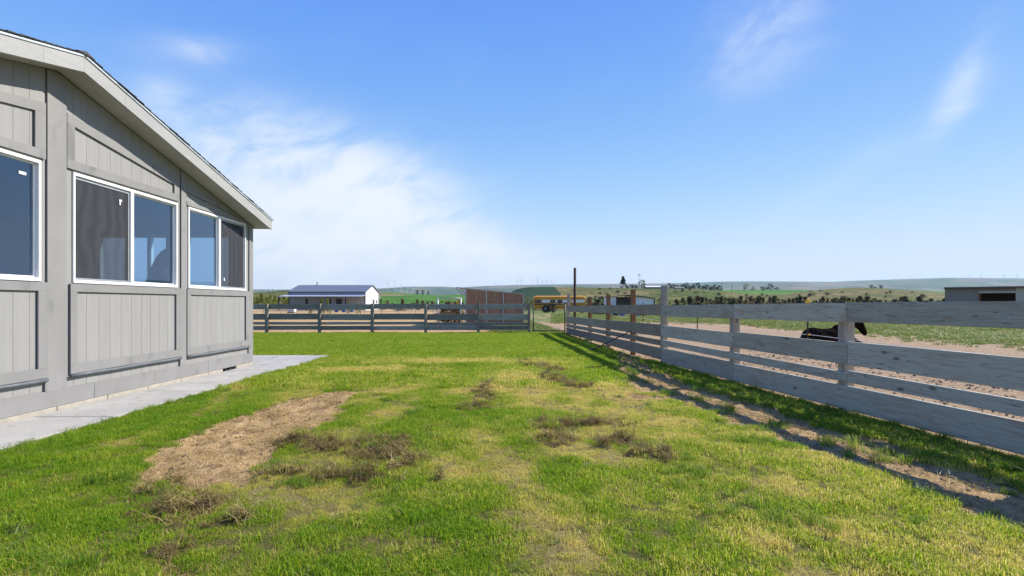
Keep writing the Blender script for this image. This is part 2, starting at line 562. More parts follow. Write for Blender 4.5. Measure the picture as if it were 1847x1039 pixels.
def ground_masks(x, y):
    """cover of the ground: bare dirt, dry grass, thatch, tall grass, all 0..1"""
    nz = fbm(x * 2.2, y * 2.2, 3, 4) - .5
    nf = fbm(x * 9, y * 9, 5, 3) - .5
    fx = fence_x(y)
    side = fx - x                     # >0 on the lawn side
    dirt = sstep(-(poly_sd(x, y, DIRT_POLY) - .05 + nz * .50 + nf * .30), -.05, .06)
    d2 = poly_sd(x, y, STRIP_POLY) + .0 + nz * .45 + nf * .40
    dirt = np.maximum(dirt, sstep(-d2, -.04, .10) * .95)
    for a, b, w in BARE:
        dirt = np.maximum(dirt, sstep(-(capsule(x, y, a, b, w) + nz * .35 + nf * .15), -.03, .05))
    # worn soil under the fences
    dirt = np.maximum(dirt, sstep(y, 11.5, 12.4) * sstep(.45 + nz * .9 - np.abs(side + .1), 0, .15))
    dirt = np.maximum(dirt, sstep(y, 23.25 + .0, 23.5) * (y < 40) * (x < .9))
    # paddock beyond the fence: trampled dirt with weeds further out
    pad = sstep(-side, .0, .12)
    weeds = np.maximum(sstep(x + nz * 6 - (17 - .135 * (y - 19.4)), -2.5, 1.5), sstep(y + nz * 10, 30, 42) * .85)
    weeds = weeds * sstep(fbm(x * .5, y * .5, 21, 4) + .12 + nf * .3, .40, .54)
    padd = np.where(y < 70, 1 - weeds * .92, 0.15)
    dirt = np.where(pad > .5, padd, dirt)
    far = sstep(y, 23.6, 24.2)
    # behind the far fence: dirt corral at the back, grass track by the gate
    back = np.where(x < -1.0 + nz * 3, .92, .25 + .3 * (fbm(x * .4, y * .4, 9, 3) > .55))
    dirt = np.where((far > .5) & (pad < .5), back, dirt)
    dry = np.zeros_like(x)
    for a, b, w in DRY:
        dry = np.maximum(dry, sstep(-(capsule(x, y, a, b, w) + nz * .6 + nf * .2), -.15, .18))
    big = fbm(x * .75 + 4, y * .75, 33, 4)
    dry = np.maximum(dry, sstep(big, .47, .68) * .75 * sstep(13.5 + nz * 3 - y, 0, 2.5) * sstep(side, .8, 1.6) * sstep(x + y * .12, -3.2, -2.0))
    th = np.zeros_like(x)
    for a, b, w in THATCH:
        th = np.maximum(th, sstep(-(capsule(x, y, a, b, w) - .0 + nz * .40 + nf * .50), -.04, .05))
    tall = np.zeros_like(x)
    for a, b, w in TALL:
        tall = np.maximum(tall, sstep(-(capsule(x, y, a, b, w) + nz * .35), -.06, .06))
    tall = np.maximum(tall, sstep(1.0 + nz * .8 - side, 0, .2) * (side > -.06) * (y < 12.6))
    tall = np.maximum(tall, sstep(.12 + nz * .2 - (x - PATH_X), 0, .05) * (y < 13))
    return dict(dirt=np.clip(dirt, 0, 1), dry=np.clip(dry, 0, 1), thatch=np.clip(th, 0, 1), tall=np.clip(tall, 0, 1), pad=pad, side=side)


def ground_z(x, y, m=None):
    m = m or ground_masks(x, y)
    near = np.clip(1 - (y - 22) / 10, 0, 1) * np.clip(1 - (np.abs(x) - 14) / 10, 0, 1)
    z = (fbm(x * .8, y * .8, 41, 4) - .5) * .07
    rough = np.maximum(m['dirt'] * .9, m['thatch'] * 1.3)
    z = z + (fbm(x * 5, y * 5, 43, 4) - .5) * .085 * rough + (fbm(x * 14, y * 14, 47, 3) - .5) * .04 * rough
    z = z - m['dirt'] * .02 + m['thatch'] * (.008 + .045 * sstep(fbm(x * 9, y * 9, 53, 2), .45, .75))
    z = z * near
    # keep the soil below the walk slabs and the house
    px = sstep(x, PATH_X - .05, PATH_X + .25) + sstep(y, 13.2, 13.5)
    z = z * np.clip(px, 0, 1) - .02 * (1 - np.clip(px, 0, 1))
    return z


# ------------------------------------------------------------------ ground sheet
def grow(a, step, lim, k=1.16):
    out = []
    while abs(a) < lim:
        a += step
        out.append(a)
        step *= k
    return out


xs = np.array(sorted(grow(-5.2, -.12, 9000)) + list(np.arange(-5.2, 5.6, .045)) + list(np.arange(5.6, 13, .12)) + grow(13, .2, 9000))
ys = np.array([-60, -20, -8, -3, -1, 0] + list(np.arange(.8, 12, .045)) + list(np.arange(12, 25, .10)) + grow(25, .15, 9000, 1.12))
XX, YY = np.meshgrid(xs, ys)
gm = ground_masks(XX, YY)
ZZ = ground_z(XX, YY, gm)
nx, ny = len(xs), len(ys)
me = bpy.data.meshes.new('ground')
verts = np.stack([XX, YY, ZZ], -1).reshape(-1, 3)
idx = np.arange(nx * ny).reshape(ny, nx)
faces = np.stack([idx[:-1, :-1], idx[:-1, 1:], idx[1:, 1:], idx[1:, :-1]], -1).reshape(-1, 4)
me.vertices.add(len(verts))
me.vertices.foreach_set('co', verts.ravel())
me.loops.add(faces.size)
me.loops.foreach_set('vertex_index', faces.ravel())
me.polygons.add(len(faces))
me.polygons.foreach_set('loop_start', np.arange(0, faces.size, 4))
me.polygons.foreach_set('use_smooth', np.ones(len(faces), bool))
me.update(calc_edges=True)
for k in ('dirt', 'dry', 'thatch', 'pad'):
    a = me.attributes.new(k, 'FLOAT', 'POINT')
    a.data.foreach_set('value', gm[k].ravel().astype(np.float32))


def ground_mat():
    m, t, out = newmat('ground_cover')
    p = N(t, 'ShaderNodeBsdfPrincipled', i_Roughness=.95)
    p.inputs['Specular IOR Level'].default_value = .1
    at = {}
    for k in ('dirt', 'dry', 'thatch', 'pad'):
        at[k] = N(t, 'ShaderNodeAttribute', attribute_name=k).outputs['Fac']
    geo = N(t, 'ShaderNodeNewGeometry')

    def nz(s, d=5, r=.6):
        n = N(t, 'ShaderNodeTexNoise', i_Scale=s, i_Detail=d, i_Roughness=r)
        t.links.new(geo.outputs['Position'], n.inputs['Vector'])
        return n.outputs[0]
    a, b, c_, d_ = nz(1.3), nz(9), nz(60, 4, .7), nz(.25)
    soil = mixc(t, smooth(t, b, .35, .65), (.40, .255, .115), (.55, .375, .175))
    soil = mixc(t, smooth(t, c_, .50, .66), soil, (.15, .09, .05))
    straw = mixc(t, smooth(t, nz(35, 6, .7), .45, .62), (0, 0, 0), (1, 1, 1))
    soil = mixc(t, smooth(t, nz(2.6, 5, .65), .54, .66), soil, (.21, .13, .07))
    soil = mixc(t, math_n(t, 'MULTIPLY', straw, .40), soil, (.54, .41, .23))
    psoil = mixc(t, smooth(t, b, .35, .7), (.40, .285, .175), (.31, .215, .13))
    psoil = mixc(t, smooth(t, c_, .53, .68), psoil, (.14, .09, .06))
    soil = mixc(t, at['pad'], soil, psoil)
    turf = mixc(t, smooth(t, b, .3, .7), (.075, .085, .020), (.16, .135, .045))
    turf = mixc(t, at['dry'], turf, (.24, .20, .07))
    weed = mixc(t, smooth(t, a, .35, .6), (.15, .20, .055), (.25, .22, .10))
    weed = mixc(t, smooth(t, b, .4, .6), weed, (.10, .15, .035))
    turf = mixc(t, at['pad'], turf, weed)
    c = mixc(t, smooth(t, math_n(t, 'ADD', at['dirt'], math_n(t, 'MULTIPLY', math_n(t, 'SUBTRACT', b, .5), .9)), .35, .65), turf, soil)
    c = mixc(t, math_n(t, 'MULTIPLY', at['thatch'], .9), c, mixc(t, smooth(t, c_, .4, .6), (.12, .085, .04), (.04, .03, .016)))
    t.links.new(c, p.inputs['Base Color'])
    bp = N(t, 'ShaderNodeBump', i_Strength=.8, i_Distance=.03)
    t.links.new(nz(45, 6, .7), bp.inputs['Height'])
    t.links.new(bp.outputs[0], p.inputs['Normal'])
    t.links.new(p.outputs[0], out.inputs['Surface'])
    return m


me.materials.append(ground_mat())
ground = link('ground', me)
tag(ground, 'lawn soil and dirt paddock running out to the hills', 'ground', kind='structure')

# ------------------------------------------------------------------ hills
def crest_fn(pts):
    px = np.array([p[0] for p in pts], float)
    py = np.array([p[1] for p in pts], float)
    return lambda x: np.interp(x, px, py)


def hill_mat(name, fn):
    m, t, out = newmat(name)
    p = N(t, 'ShaderNodeBsdfPrincipled', i_Roughness=.95)
    p.inputs['Specular IOR Level'].default_value = .05
    geo = N(t, 'ShaderNodeNewGeometry')

    def nz(s, d=5, r=.6, st=(1, 1, 1)):
        mm = N(t, 'ShaderNodeMapping')
        mm.inputs['Scale'].default_value = st
        t.links.new(geo.outputs['Position'], mm.inputs['Vector'])
        n = N(t, 'ShaderNodeTexNoise', i_Scale=s, i_Detail=d, i_Roughness=r)
        t.links.new(mm.outputs[0], n.inputs['Vector'])
        return n.outputs[0]
    t.links.new(fn(t, nz), p.inputs['Base Color'])
    t.links.new(p.outputs[0], out.inputs['Surface'])
    return m


def m_far(t, nz):
    c = mixc(t, smooth(t, nz(.0011, 5), .42, .58), (.19, .165, .115), (.075, .115, .055))
    return mixc(t, smooth(t, nz(.004, 4, .6, (1, .3, 1)), .5, .7), c, (.10, .10, .075))


def m_field(t, nz):
    c = mixc(t, smooth(t, nz(.004, 3), .45, .5), (.050, .135, .014), (.070, .165, .018))
    return mixc(t, smooth(t, nz(.0035, 3, .5, (1, .6, 1)), .58, .60), c, (.20, .155, .075))


def m_near(t, nz):
    crop = N(t, 'ShaderNodeAttribute', attribute_name='crop').outputs['Fac']
    lush = N(t, 'ShaderNodeAttribute', attribute_name='lush').outputs['Fac']
    c = mixc(t, smooth(t, nz(.03, 5), .40, .62), (.235, .18, .08), (.115, .115, .035))
    c = mixc(t, math_n(t, 'MULTIPLY', smooth(t, nz(.02, 5), .38, .58), lush), c, (.07, .115, .022))
    c = mixc(t, smooth(t, nz(.35, 3, .6, (1, .5, 1)), .52, .58), c, (.048, .048, .020))
    return mixc(t, smooth(t, math_n(t, 'ADD', crop, math_n(t, 'MULTIPLY', math_n(t, 'SUBTRACT', nz(.05), .5), .6)), .4, .6), c, (.022, .050, .024))


LAY = {
    'far': dict(y0=3600, yc=7000, z0=0, pts=[(-2500, 522), (400, 521), (560, 523), (690, 520), (740, 517), (800, 517), (830, 518.5), (870, 516), (930, 514), (1000, 513), (1100, 512), (1200, 511), (1250, 510), (1300, 508), (1350, 507.5),
                                           (1450, 508), (1500, 508.5), (1540, 506.5), (1580, 505), (1640, 503), (1710, 501), (1847, 502), (2400, 504), (4500, 510)], rel=70),
    'field': dict(y0=620, yc=1600, z0=-1, pts=[(-2500, 528), (455, 527), (683, 526), (740, 529.5), (790, 533), (830, 531), (925, 528), (1100, 521), (1300, 523), (1430, 522.5), (1500, 524), (1600, 522), (1710, 526), (1847, 528), (4500, 529)], rel=5),
    'near': dict(y0=210, yc=480, z0=-.6, pts=[(-2500, 531), (440, 530), (480, 527), (525, 522), (565, 526), (640, 540), (683, 548), (760, 551), (870, 551), (915, 530), (935, 520.5), (955, 518), (1000, 517.5), (1060, 518.5), (1150, 520), (1260, 520.5), (1300, 525),
                                             (1350, 531), (1420, 531), (1445, 526), (1500, 521), (1545, 518.5), (1600, 520.5), (1700, 528), (1800, 532), (4500, 533)], rel=1.6),
}


def hill_z(k, X, Y):
    L = LAY[k]
    X, Y = np.asarray(X, float), np.asarray(Y, float)
    px = X / Y * F + CX
    f = crest_fn(L['pts'])
    cr = (f(px - 6) + f(px) * 2 + f(px + 6)) / 4
    zc = CH + (HY - cr) / F * L['yc']
    u = np.clip((Y - L['y0']) / (L['yc'] - L['y0']), 0, 1.4)
    w = L['yc'] - L['y0']
    rel = (fbm(X / w * 7, Y / w * 4, 61, 5) - .5) * L['rel'] * 2 * np.clip(np.minimum(u, 1 - u) * 3, 0, 1)
    z = L['z0'] + (zc - L['z0']) * np.where(u <= 1, u, 1 - (u - 1) * .6) + rel
    return np.maximum(z, L['z0'] - .5)


def build_hill(k, name, mat, label):
    L = LAY[k]
    t = np.concatenate([np.linspace(-2.6, -.62, 40), np.linspace(-.6, 1.12, 330), np.linspace(1.14, 2.6, 40)])
    u = np.concatenate([np.linspace(0, 1, 46), [1.06, 1.2, 1.4]])
    T, U = np.meshgrid(t, u)
    Y = L['y0'] + U * (L['yc'] - L['y0'])
    X = T * Y
    Z = hill_z(k, X, Y)
    Z[0] -= 3.0
    v = np.stack([X, Y, Z], -1).reshape(-1, 3)
    ii = np.arange(v.shape[0]).reshape(T.shape)
    fs = np.stack([ii[:-1, :-1], ii[:-1, 1:], ii[1:, 1:], ii[1:, :-1]], -1).reshape(-1, 4)
    me = bpy.data.meshes.new(name)
    me.from_pydata(v.tolist(), [], fs.tolist())
    me.polygons.foreach_set('use_smooth', [True] * len(fs))
    px = T * F + CX
    crop = sstep(px, 905, 915) * sstep(1003 + (1 - U) * 22 - px, 0, 6) * (U > .05)
    lush = np.clip(sstep(px, 1040, 1120) * sstep(1330 - px, 0, 60) + .35 + sstep(U, .8, .95) * .3, 0, 1)
    for nm, ar in (('crop', crop), ('lush', lush)):
        a = me.attributes.new(nm, 'FLOAT', 'POINT')
        a.data.foreach_set('value', ar.ravel().astype(np.float32))
    me.materials.append(mat)
    o = link(name, me)
    tag(o, label, 'hill', kind='structure')


build_hill('far', 'far_ridge', hill_mat('far_ridge_cover', m_far), 'long hazy ridge carrying wind turbines on the skyline')
build_hill('field', 'crop_field_hill', hill_mat('green_crop', m_field), 'rolling bright green crop field behind the farm')
build_hill('near', 'hillside', hill_mat('sage_hillside', m_near), 'olive and tan sagebrush hillside with a dark green slope')

# ------------------------------------------------------------------ concrete walk
walk = empty('walkway', (PATH_X - .5, 6, 0))
tag(walk, 'pale concrete walk along the foot of the grey house', 'walkway', kind='structure')
cuts = [-3.0, -1.0, 1.6, 4.1, 6.06, 7.85, 10.3]
g = .007
for a, b in zip(cuts[:-1], cuts[1:]):
    MB().box(-5.825, PATH_X, a + g, b - g, -.10, .022 + random.uniform(-.002, .002), c=.006).build('slab', M_conc, walk)
MB().box(-5.825, PATH_X, 10.3 + g, 13.26, -.10, .022, c=.006).build('slab', M_conc, walk)
MB().box(-9.3, -5.825 - .014, 11.32, 13.26, -.10, .021, c=.006).build('slab', M_conc, walk)
MB().box(-13.0, -9.314, 11.32, 13.26, -.10, .021, c=.006).build('slab', M_conc, walk)

# ------------------------------------------------------------------ house
WX = -5.85                      # outer face of siding
RID_Y, EAVE_Y, NEAR_Y = 6.42, 11.43, 1.41
PITCH = .258
Z_RIDGE = 4.375                 # underside of the rake fascia at the ridge
HB = -19.0                      # back of house
YC0, YC1 = 1.60, 11.25


def roof_z(y):
    return Z_RIDGE - PITCH * abs(y - RID_Y)


house = empty('house', (WX, 6.4, 0))
tag(house, 'grey board sided house with a low gable roof and white sliding windows', 'house')


def H(mb, name, mat, parent=house, smooth=False):
    return mb.build(name, mat, parent, smooth)


# structural wall with openings (window list: y0,y1,z0,z1)
WINS = [(2.02, 4.0, 1.67, 3.16), (4.1, 6.21, 1.67, 3.175), (6.64, 8.74, 1.67, 3.155), (9.007, 10.98, 1.67, 3.15)]
wall = MB()
xi0, xi1 = WX - .15, WX - .0185
for a, b in ((YC0, RID_Y), (RID_Y, YC1)):
    pass
prev = YC0
for (a, b, z0, z1) in WINS:
    if a - prev > .01:
        wall.box(xi0, xi1, prev, a, .06, 3.14)
    wall.box(xi0, xi1, a, b, .06, z0)
    prev = b
wall.box(xi0, xi1, prev, YC1, .06, 3.14)
wall.prism([(YC0, 3.175), (YC1, 3.175), (YC1, roof_z(YC1) + .02), (RID_Y, roof_z(RID_Y) + .02), (YC0, roof_z(YC0) + .02)][0:1] + [(YC1, 3.175), (YC1, roof_z(YC1) + .02), (RID_Y, Z_RIDGE + .02), (YC0, roof_z(YC0) + .02)], (xi0, xi1), 'x')
H(wall, 'wall', M_siding)
# vertical siding planks
edges = list(np.arange(YC0, YC1 - .05, .203)) + [YC1]


def wtop(y):
    for (a, b, z0, z1) in WINS:
        if a - .001 < y < b + .001:
            return z0, z1
    return None


for a, b in zip(edges[:-1], edges[1:]):
    # split a column where a window begins or ends inside it
    brk = sorted({a, b} | {w for win in WINS for w in win[:2] if a + .004 < w < b - .004})
    lo_done = False
    for p, q in zip(brk[:-1], brk[1:]):
        if q - p < .012:
            continue
        gl, gr = (.002 if p == a else 0), (.002 if q == b else 0)
        y0, y1 = p + gl, q - gr
        w = wtop((p + q) / 2)
        dx = random.uniform(-.001, .001)
        x0, x1 = WX - .0183, WX - .0142 + dx * .3
        if w:
            H(MB().prism([(y0, .292), (y1, .292), (y1, w[0] - .004), (y0, w[0] - .004)], (x0, x1)), 'siding_plank', M_siding)
            zb = w[1] + .004
        else:
            zb = .292
        pts = [(y0, zb), (y1, zb), (y1, roof_z(y1) + .012)]
        if y0 < RID_Y < y1:
            pts.append((RID_Y, Z_RIDGE + .012))
        pts.append((y0, roof_z(y0) + .012))
        H(MB().prism(pts, (x0, x1)), 'siding_plank', M_siding)

# flat boards between the windows
XT = WX + .010
for (a, b, z0, z1) in ((6.275, 6.545, .292, 3.92), (8.815, 8.95, .292, 3.50), (11.10, YC1 + .006, .292, 3.165), (4.005, 4.095, .292, 3.6), (YC0, 1.9, .292, 3.1)):
    zt0, zt1 = min(z1, roof_z(a) - .01), min(z1, roof_z(b) - .01)
    if a == 6.275:
        zt0, zt1 = roof_z(a) + .01, roof_z(b) + .01
    elif a > 8:
        zt0, zt1 = min(roof_z(a), 4.5), roof_z(b)
    H(MB().prism([(a, z0), (b, z0), (b, zt1), (a, zt0)], (WX - .004, XT)), 'post_board', M_paint)


def trimboard(pts, x1=XT + .004, name='trim_board', mat=None):
    mb = MB().prism(pts, (WX - .004, x1))
    return H(mb, name, mat or M_paint)


# lower panels: (outer y0,y1, inner y0,y1)
for (a, b, i0, i1) in ((6.60, 8.81, 6.70, 8.68), (8.975, 11.095, 9.07, 10.955), (4.12, 6.27, 4.22, 6.15), (1.93, 3.98, 2.03, 3.85)):
    e = .0015
    trimboard([(a, 1.555), (b, 1.555), (b, 1.662), (a, 1.662)])
    trimboard([(a, .59), (i0, .59), (i0, 1.555 - e), (a, 1.555 - e)])
    trimboard([(i1, .59), (b, .59), (b, 1.555 - e), (i1, 1.555 - e)])
    trimboard([(a, .462), (b, .462), (b, .59 - e), (a, .59 - e)])
    # conduit rail under the panel
    pts = [(WX + .026, a - .012 + (b - a) * k / 6, .438 + .003 * math.sin(k * 2.1)) for k in range(7)]
    H(MB().tube(pts, .021, 10), 'conduit', M_pipe, smooth=True)
    # stub of trim at the end of the conduit
    trimboard([(b - .03, .292), (b, .292), (b, .415), (b - .03, .415)])
# upper panels with raking top rail


def upper(a, b, i0, i1, za, zb, zbot, zr, th=.13):
    e = .0015
    sl = (zb - za) / (b - a)
    def zt(y):
        return za + sl * (y - a)
    trimboard([(a, zt(a) - th), (b, zt(b) - th), (b, zt(b)), (a, zt(a))])
    trimboard([(a, zbot), (b, zbot), (b, zr), (a, zr)])
    if zt(i0) - th > zr + .02:
        trimboard([(a, zr + e), (i0, zr + e), (i0, zt(i0) - th - e), (a, zt(a) - th - e)])
    if zt(i1) - th > zr + .02:
        trimboard([(i1, zr + e), (b, zr + e), (b, zt(b) - th - e), (i1, zt(i1) - th - e)])


upper(6.55, 8.76, 6.665, 8.63, 3.905, 3.565, 3.182, 3.30)
upper(4.12, 6.25, 4.22, 6.11, 3.60, 3.905, 3.20, 3.31, .12)
upper(1.93, 3.98, 2.03, 3.85, 3.2, 3.45, 3.17, 3.2, .02)
# shallow one over the end window: two raking strips
trimboard([(8.955, 3.165), (11.095, 3.155), (11.095, 3.175), (8.955, 3.235)])
trimboard([(8.955, 3.40), (10.6, 3.24), (10.9, 3.235), (8.955, 3.52)])
# skirt boards and foundation
for a, b in ((YC0, 3.9), (3.9, 6.98), (6.98, 9.6), (9.6, YC1 + .008)):
    H(MB().box(WX - .022, WX + .012, a + .0015, b - .0015, .078, .290, c=.003), 'skirt_board', M_paint)
for i, a in enumerate(np.arange(1.6, 11.0, .80)):
    b = min(a + .79, YC1 - .01)
    if a > 9.5:
        continue
    H(MB().box(WX - .15, WX + .022, a, b, -.12, .0755, c=.004), 'foundation_block', M_block)
vent = H(MB().box(WX - .15, WX - .06, 10.06, 10.54, -.12, .075), 'foundation_vent', M_black)
for yy in (10.14, 10.29, 10.44):
    H(MB().box(WX - .06, WX - .045, yy, yy + .02, -.02, .074), 'vent_bar', M_galv, vent)
H(MB().box(WX - .15, WX + .022, 9.60, 10.055, -.12, .0755, c=.004), 'foundation_block', M_block)
H(MB().box(WX - .15, WX + .022, 10.545, YC1 - .01, -.12, .0755, c=.004), 'foundation_block', M_block)
well = H(MB().box(WX + .035, WX + .20, 10.15, 10.62, .0, .0265), 'vent_lid', M_conc)

# rake fascia boards (each its own board), soffit, drip edge, shingles
FX = -5.50
FH = .205


def rake_piece(y0, y1, x0, x1, dz0, dz1, name, mat, parent=house):
    pts = [(y0, roof_z(y0) + dz0), (y1, roof_z(y1) + dz0), (y1, roof_z(y1) + dz1), (y0, roof_z(y0) + dz1)]
    return H(MB().prism(pts, (x0, x1)), name, mat, parent)


fc = [NEAR_Y, 3.4, 5.86, RID_Y, 7.10, 9.3, EAVE_Y]
for a, b in zip(fc[:-1], fc[1:]):
    rake_piece(a + .0012, b - .0012, FX - .028, FX, 0, FH, 'fascia_board', M_fascia)
for a, b in ((NEAR_Y, RID_Y), (RID_Y, EAVE_Y)):
    rake_piece(a, b, WX - .002, FX - .03, .018, .032, 'soffit', M_soffit)
    rake_piece(a - .02, b + .02, FX - .04, FX + .014, FH + .001, FH + .024, 'drip_edge', M_drip)
# eave ends
H(MB().box(WX - .9, FX - .03, EAVE_Y - .03, EAVE_Y - .004, roof_z(EAVE_Y) + .02, roof_z(EAVE_Y) + FH - .006), 'eave_board', M_fascia)
H(MB().box(HB, WX - .9, EAVE_Y - .03, EAVE_Y - .004, roof_z(EAVE_Y) + .02, roof_z(EAVE_Y) + FH - .006), 'eave_board', M_fascia)
H(MB().box(HB, FX - .03, NEAR_Y + .004, NEAR_Y + .03, roof_z(NEAR_Y) + .02, roof_z(NEAR_Y) + FH - .006), 'eave_board', M_fascia)
H(MB().quad([(HB, YC1, roof_z(EAVE_Y) + .03), (WX, YC1, roof_z(EAVE_Y) + .03), (WX, EAVE_Y - .03, roof_z(EAVE_Y) + .03), (HB, EAVE_Y - .03, roof_z(EAVE_Y) + .03)]), 'eave_soffit', M_soffit)
# roof deck
rd = MB()
for a, b in ((NEAR_Y, RID_Y), (RID_Y, EAVE_Y)):
    pts = [(a, roof_z(a) + FH - .03), (b, roof_z(b) + FH - .03), (b, roof_z(b) + FH + .0), (a, roof_z(a) + FH + .0)]
    rd.prism(pts, (HB - .3, FX - .045))
roof = H(rd, 'roof', M_shingle)
step = .15
for sgn in (-1, 1):
    L_ = (RID_Y - NEAR_Y) if sgn < 0 else (EAVE_Y - RID_Y)
    n = int((L_ + .04) / step)
    for i in range(n + 1):
        d1 = L_ + .05 - i * step
        d0 = max(d1 - step * 1.25, 0)
        ya, yb = RID_Y + sgn * d0, RID_Y + sgn * d1
        za, zb = roof_z(ya) + FH + .026, roof_z(yb) + FH + .034
        xr = FX + .022 + random.uniform(-.004, .012)
        t_ = random.uniform(.008, .014)
        pts = [(ya, za), (yb, zb), (yb, zb + t_), (ya, za + t_ * .5)]
        if sgn < 0:
            pts = pts[::-1]
        H(MB().prism(pts, (HB - .3, xr)), 'shingle', M_shingle, roof)
H(MB().prism([(RID_Y - .14, Z_RIDGE + FH + .012), (RID_Y + .14, Z_RIDGE + FH + .012), (RID_Y, Z_RIDGE + FH + .060)], (HB - .3, FX + .03)), 'ridge_cap', M_shingle, roof)

# other sides of the house and the room behind the windows
def wall_y(y0, y1, wins, mat, name):
    mb = MB()
    prev = HB
    for (a, b, z0, z1) in wins:
        mb.box(prev, a, y0, y1, .05, 3.14)
        mb.box(a, b, y0, y1, .05, z0)
        mb.box(a, b, y0, y1, z1, 3.14)
        prev = b
    mb.box(prev, WX - .152, y0, y1, .05, 3.14)
    return H(mb, name, mat)


BW = [(-10.9, -9.4, 1.67, 2.92), (-9.25, -7.68, 1.67, 2.92), (-7.28, -6.28, 1.67, 2.92)]
wall_y(YC1 - .15, YC1 - .0, BW, M_paint, 'end_wall')
for (a, b, z0, z1) in BW:
    wf = MB()
    w_ = .05
    yv0, yv1 = YC1 - .11, YC1 - .02
    wf.box(a, b, yv0, yv1, z0, z0 + w_).box(a, b, yv0, yv1, z1 - w_, z1).box(a, a + w_, yv0, yv1, z0 + w_, z1 - w_).box(b - w_, b, yv0, yv1, z0 + w_, z1 - w_)
    if b - a > 1.2:
        m_ = (a + b) / 2 + (.36 if a == -9.25 else 0)
        wf.box(m_ - .04, m_ + .04, yv0, yv1, z0 + w_, z1 - w_)
    wo_ = H(wf, 'window', M_vinyl)
    H(MB().quad([(a + w_, YC1 - .07, z0 + w_), (b - w_, YC1 - .07, z0 + w_), (b - w_, YC1 - .07, z1 - w_), (a + w_, YC1 - .07, z1 - w_)]), 'pane', M_glass, wo_)
wall_y(YC0, YC0 + .15, [], M_paint, 'end_wall')
H(MB().box(HB, HB + .15, YC0 + .152, YC1 - .152, .05, 3.14), 'back_wall', M_paint)
H(MB().box(-10.6, -10.5, YC0 + .16, YC1 - .16, .70, 3.14), 'partition', M_int)
H(MB().box(HB + .2, xi0 - .003, YC0 + .16, YC1 - .16, .60, .70), 'room_floor', M_intfloor)
H(MB().box(HB + .2, xi0 - .003, YC0 + .16, YC1 - .16, 3.145, 3.20), 'ceiling', M_int)
for nm, bx in (('wall_lining', (xi0 - .012, xi0 - .003, YC0 + .17, YC1 - .17)),):
    lin = MB()
    prev = YC0 + .17
    for (a, b, z0, z1) in WINS:
        if a > prev:
            lin.box(bx[0], bx[1], prev, a, .70, 3.14)
        lin.box(bx[0], bx[1], a, b, .70, z0)
        prev = b
    lin.box(bx[0], bx[1], prev, YC1 - .17, .70, 3.14)
    H(lin, nm, M_int)
lin = MB()
prev = -10.5
for (a, b, z0, z1) in BW[1:]:
    lin.box(prev, a, YC1 - .165, YC1 - .153, .7, 3.14).box(a, b, YC1 - .165, YC1 - .153, .7, z0).box(a, b, YC1 - .165, YC1 - .153, z1, 3.14)
    prev = b
lin.box(prev, xi0 - .014, YC1 - .165, YC1 - .153, .7, 3.14)
H(lin, 'wall_lining', M_int)


# sliding windows on the gable wall
def slider(y0, y1, z0, z1, screen):
    fr = .045
    xa, xb = WX - .10, WX - .0
    mb = MB()
    mb.box(xa, xb + .006, y0 + .012, y1 - .012, z0 + .002, z0 + fr, c=.003)
    mb.box(xa, xb + .006, y0 + .012, y1 - .012, z1 - fr, z1 - .002, c=.003)
    mb.box(xa, xb + .005, y0 + .012, y0 + fr, z0 + fr, z1 - fr, c=.003)
    mb.box(xa, xb + .005, y1 - fr, y1 - .012, z0 + fr, z1 - fr, c=.003)
    win = H(mb, 'window', M_vinyl)
    ym = (y0 + y1) / 2
    H(MB().box(xa + .01, xb + .002, ym - .032, ym + .032, z0 + fr, z1 - fr, c=.003), 'mullion', M_vinyl, win)
    for k, (a, b) in enumerate(((y0 + fr, ym - .032), (ym + .032, y1 - fr))):
        # sash
        s = .022
        xs0, xs1 = (WX - .07, WX - .035)
        sash = MB()
        sash.box(xs0, xs1, a, b, z0 + fr, z0 + fr + s).box(xs0, xs1, a, b, z1 - fr - s, z1 - fr)
        sash.box(xs0, xs1, a, a + s, z0 + fr + s, z1 - fr - s).box(xs0, xs1, b - s, b, z0 + fr + s, z1 - fr - s)
        H(sash, 'sash', M_vinyl, win)
        H(MB().quad([(WX - .053, a + s, z0 + fr + s), (WX - .053, b - s, z0 + fr + s), (WX - .053, b - s, z1 - fr - s), (WX - .053, a + s, z1 - fr - s)]), 'pane', M_glass, win)
        if k == screen:
            f2 = MB()
            x0, x1 = WX - .031, WX - .017
            f2.box(x0, x1, a + .004, b - .004, z0 + fr + .003, z0 + fr + .028).box(x0, x1, a + .004, b - .004, z1 - fr - .038, z1 - fr - .012)
            f2.box(x0, x1, a + .004, a + .022, z0 + fr + .028, z1 - fr - .038).box(x0, x1, b - .03, b - .008, z0 + fr + .028, z1 - fr - .038)
            H(f2, 'screen_frame', M_galv, win)
            H(MB().quad([(WX - .024, a + .02, z0 + fr + .026), (WX - .024, b - .02, z0 + fr + .026), (WX - .024, b - .02, z1 - fr - .03), (WX - .024, a + .02, z1 - fr - .03)]), 'insect_screen', M_screen, win)
    return win


w0 = slider(*WINS[0], 0)
w1 = slider(*WINS[1], 0)
w2 = slider(*WINS[2], 0)
w3 = slider(*WINS[3], 1)


def sticker(px, py, w, h, parent, off=-.012):
    yy = 900 * 5.86 / (CX - px)
    zz = CH + (HY - py) / (CX - px) * 5.86
    H(MB().box(WX + off, WX + off + .003, yy - w / 2, yy + w / 2, zz - h / 2, zz + h / 2), 'sticker', M_paper, parent)


sticker(46, 312, .09, .035, w1, -.048)
sticker(218, 362, .05, .03, w2, -.016)
sticker(217, 367, .02, .05, w2, -.015)
sticker(405, 504, .035, .06, w3, -.016)

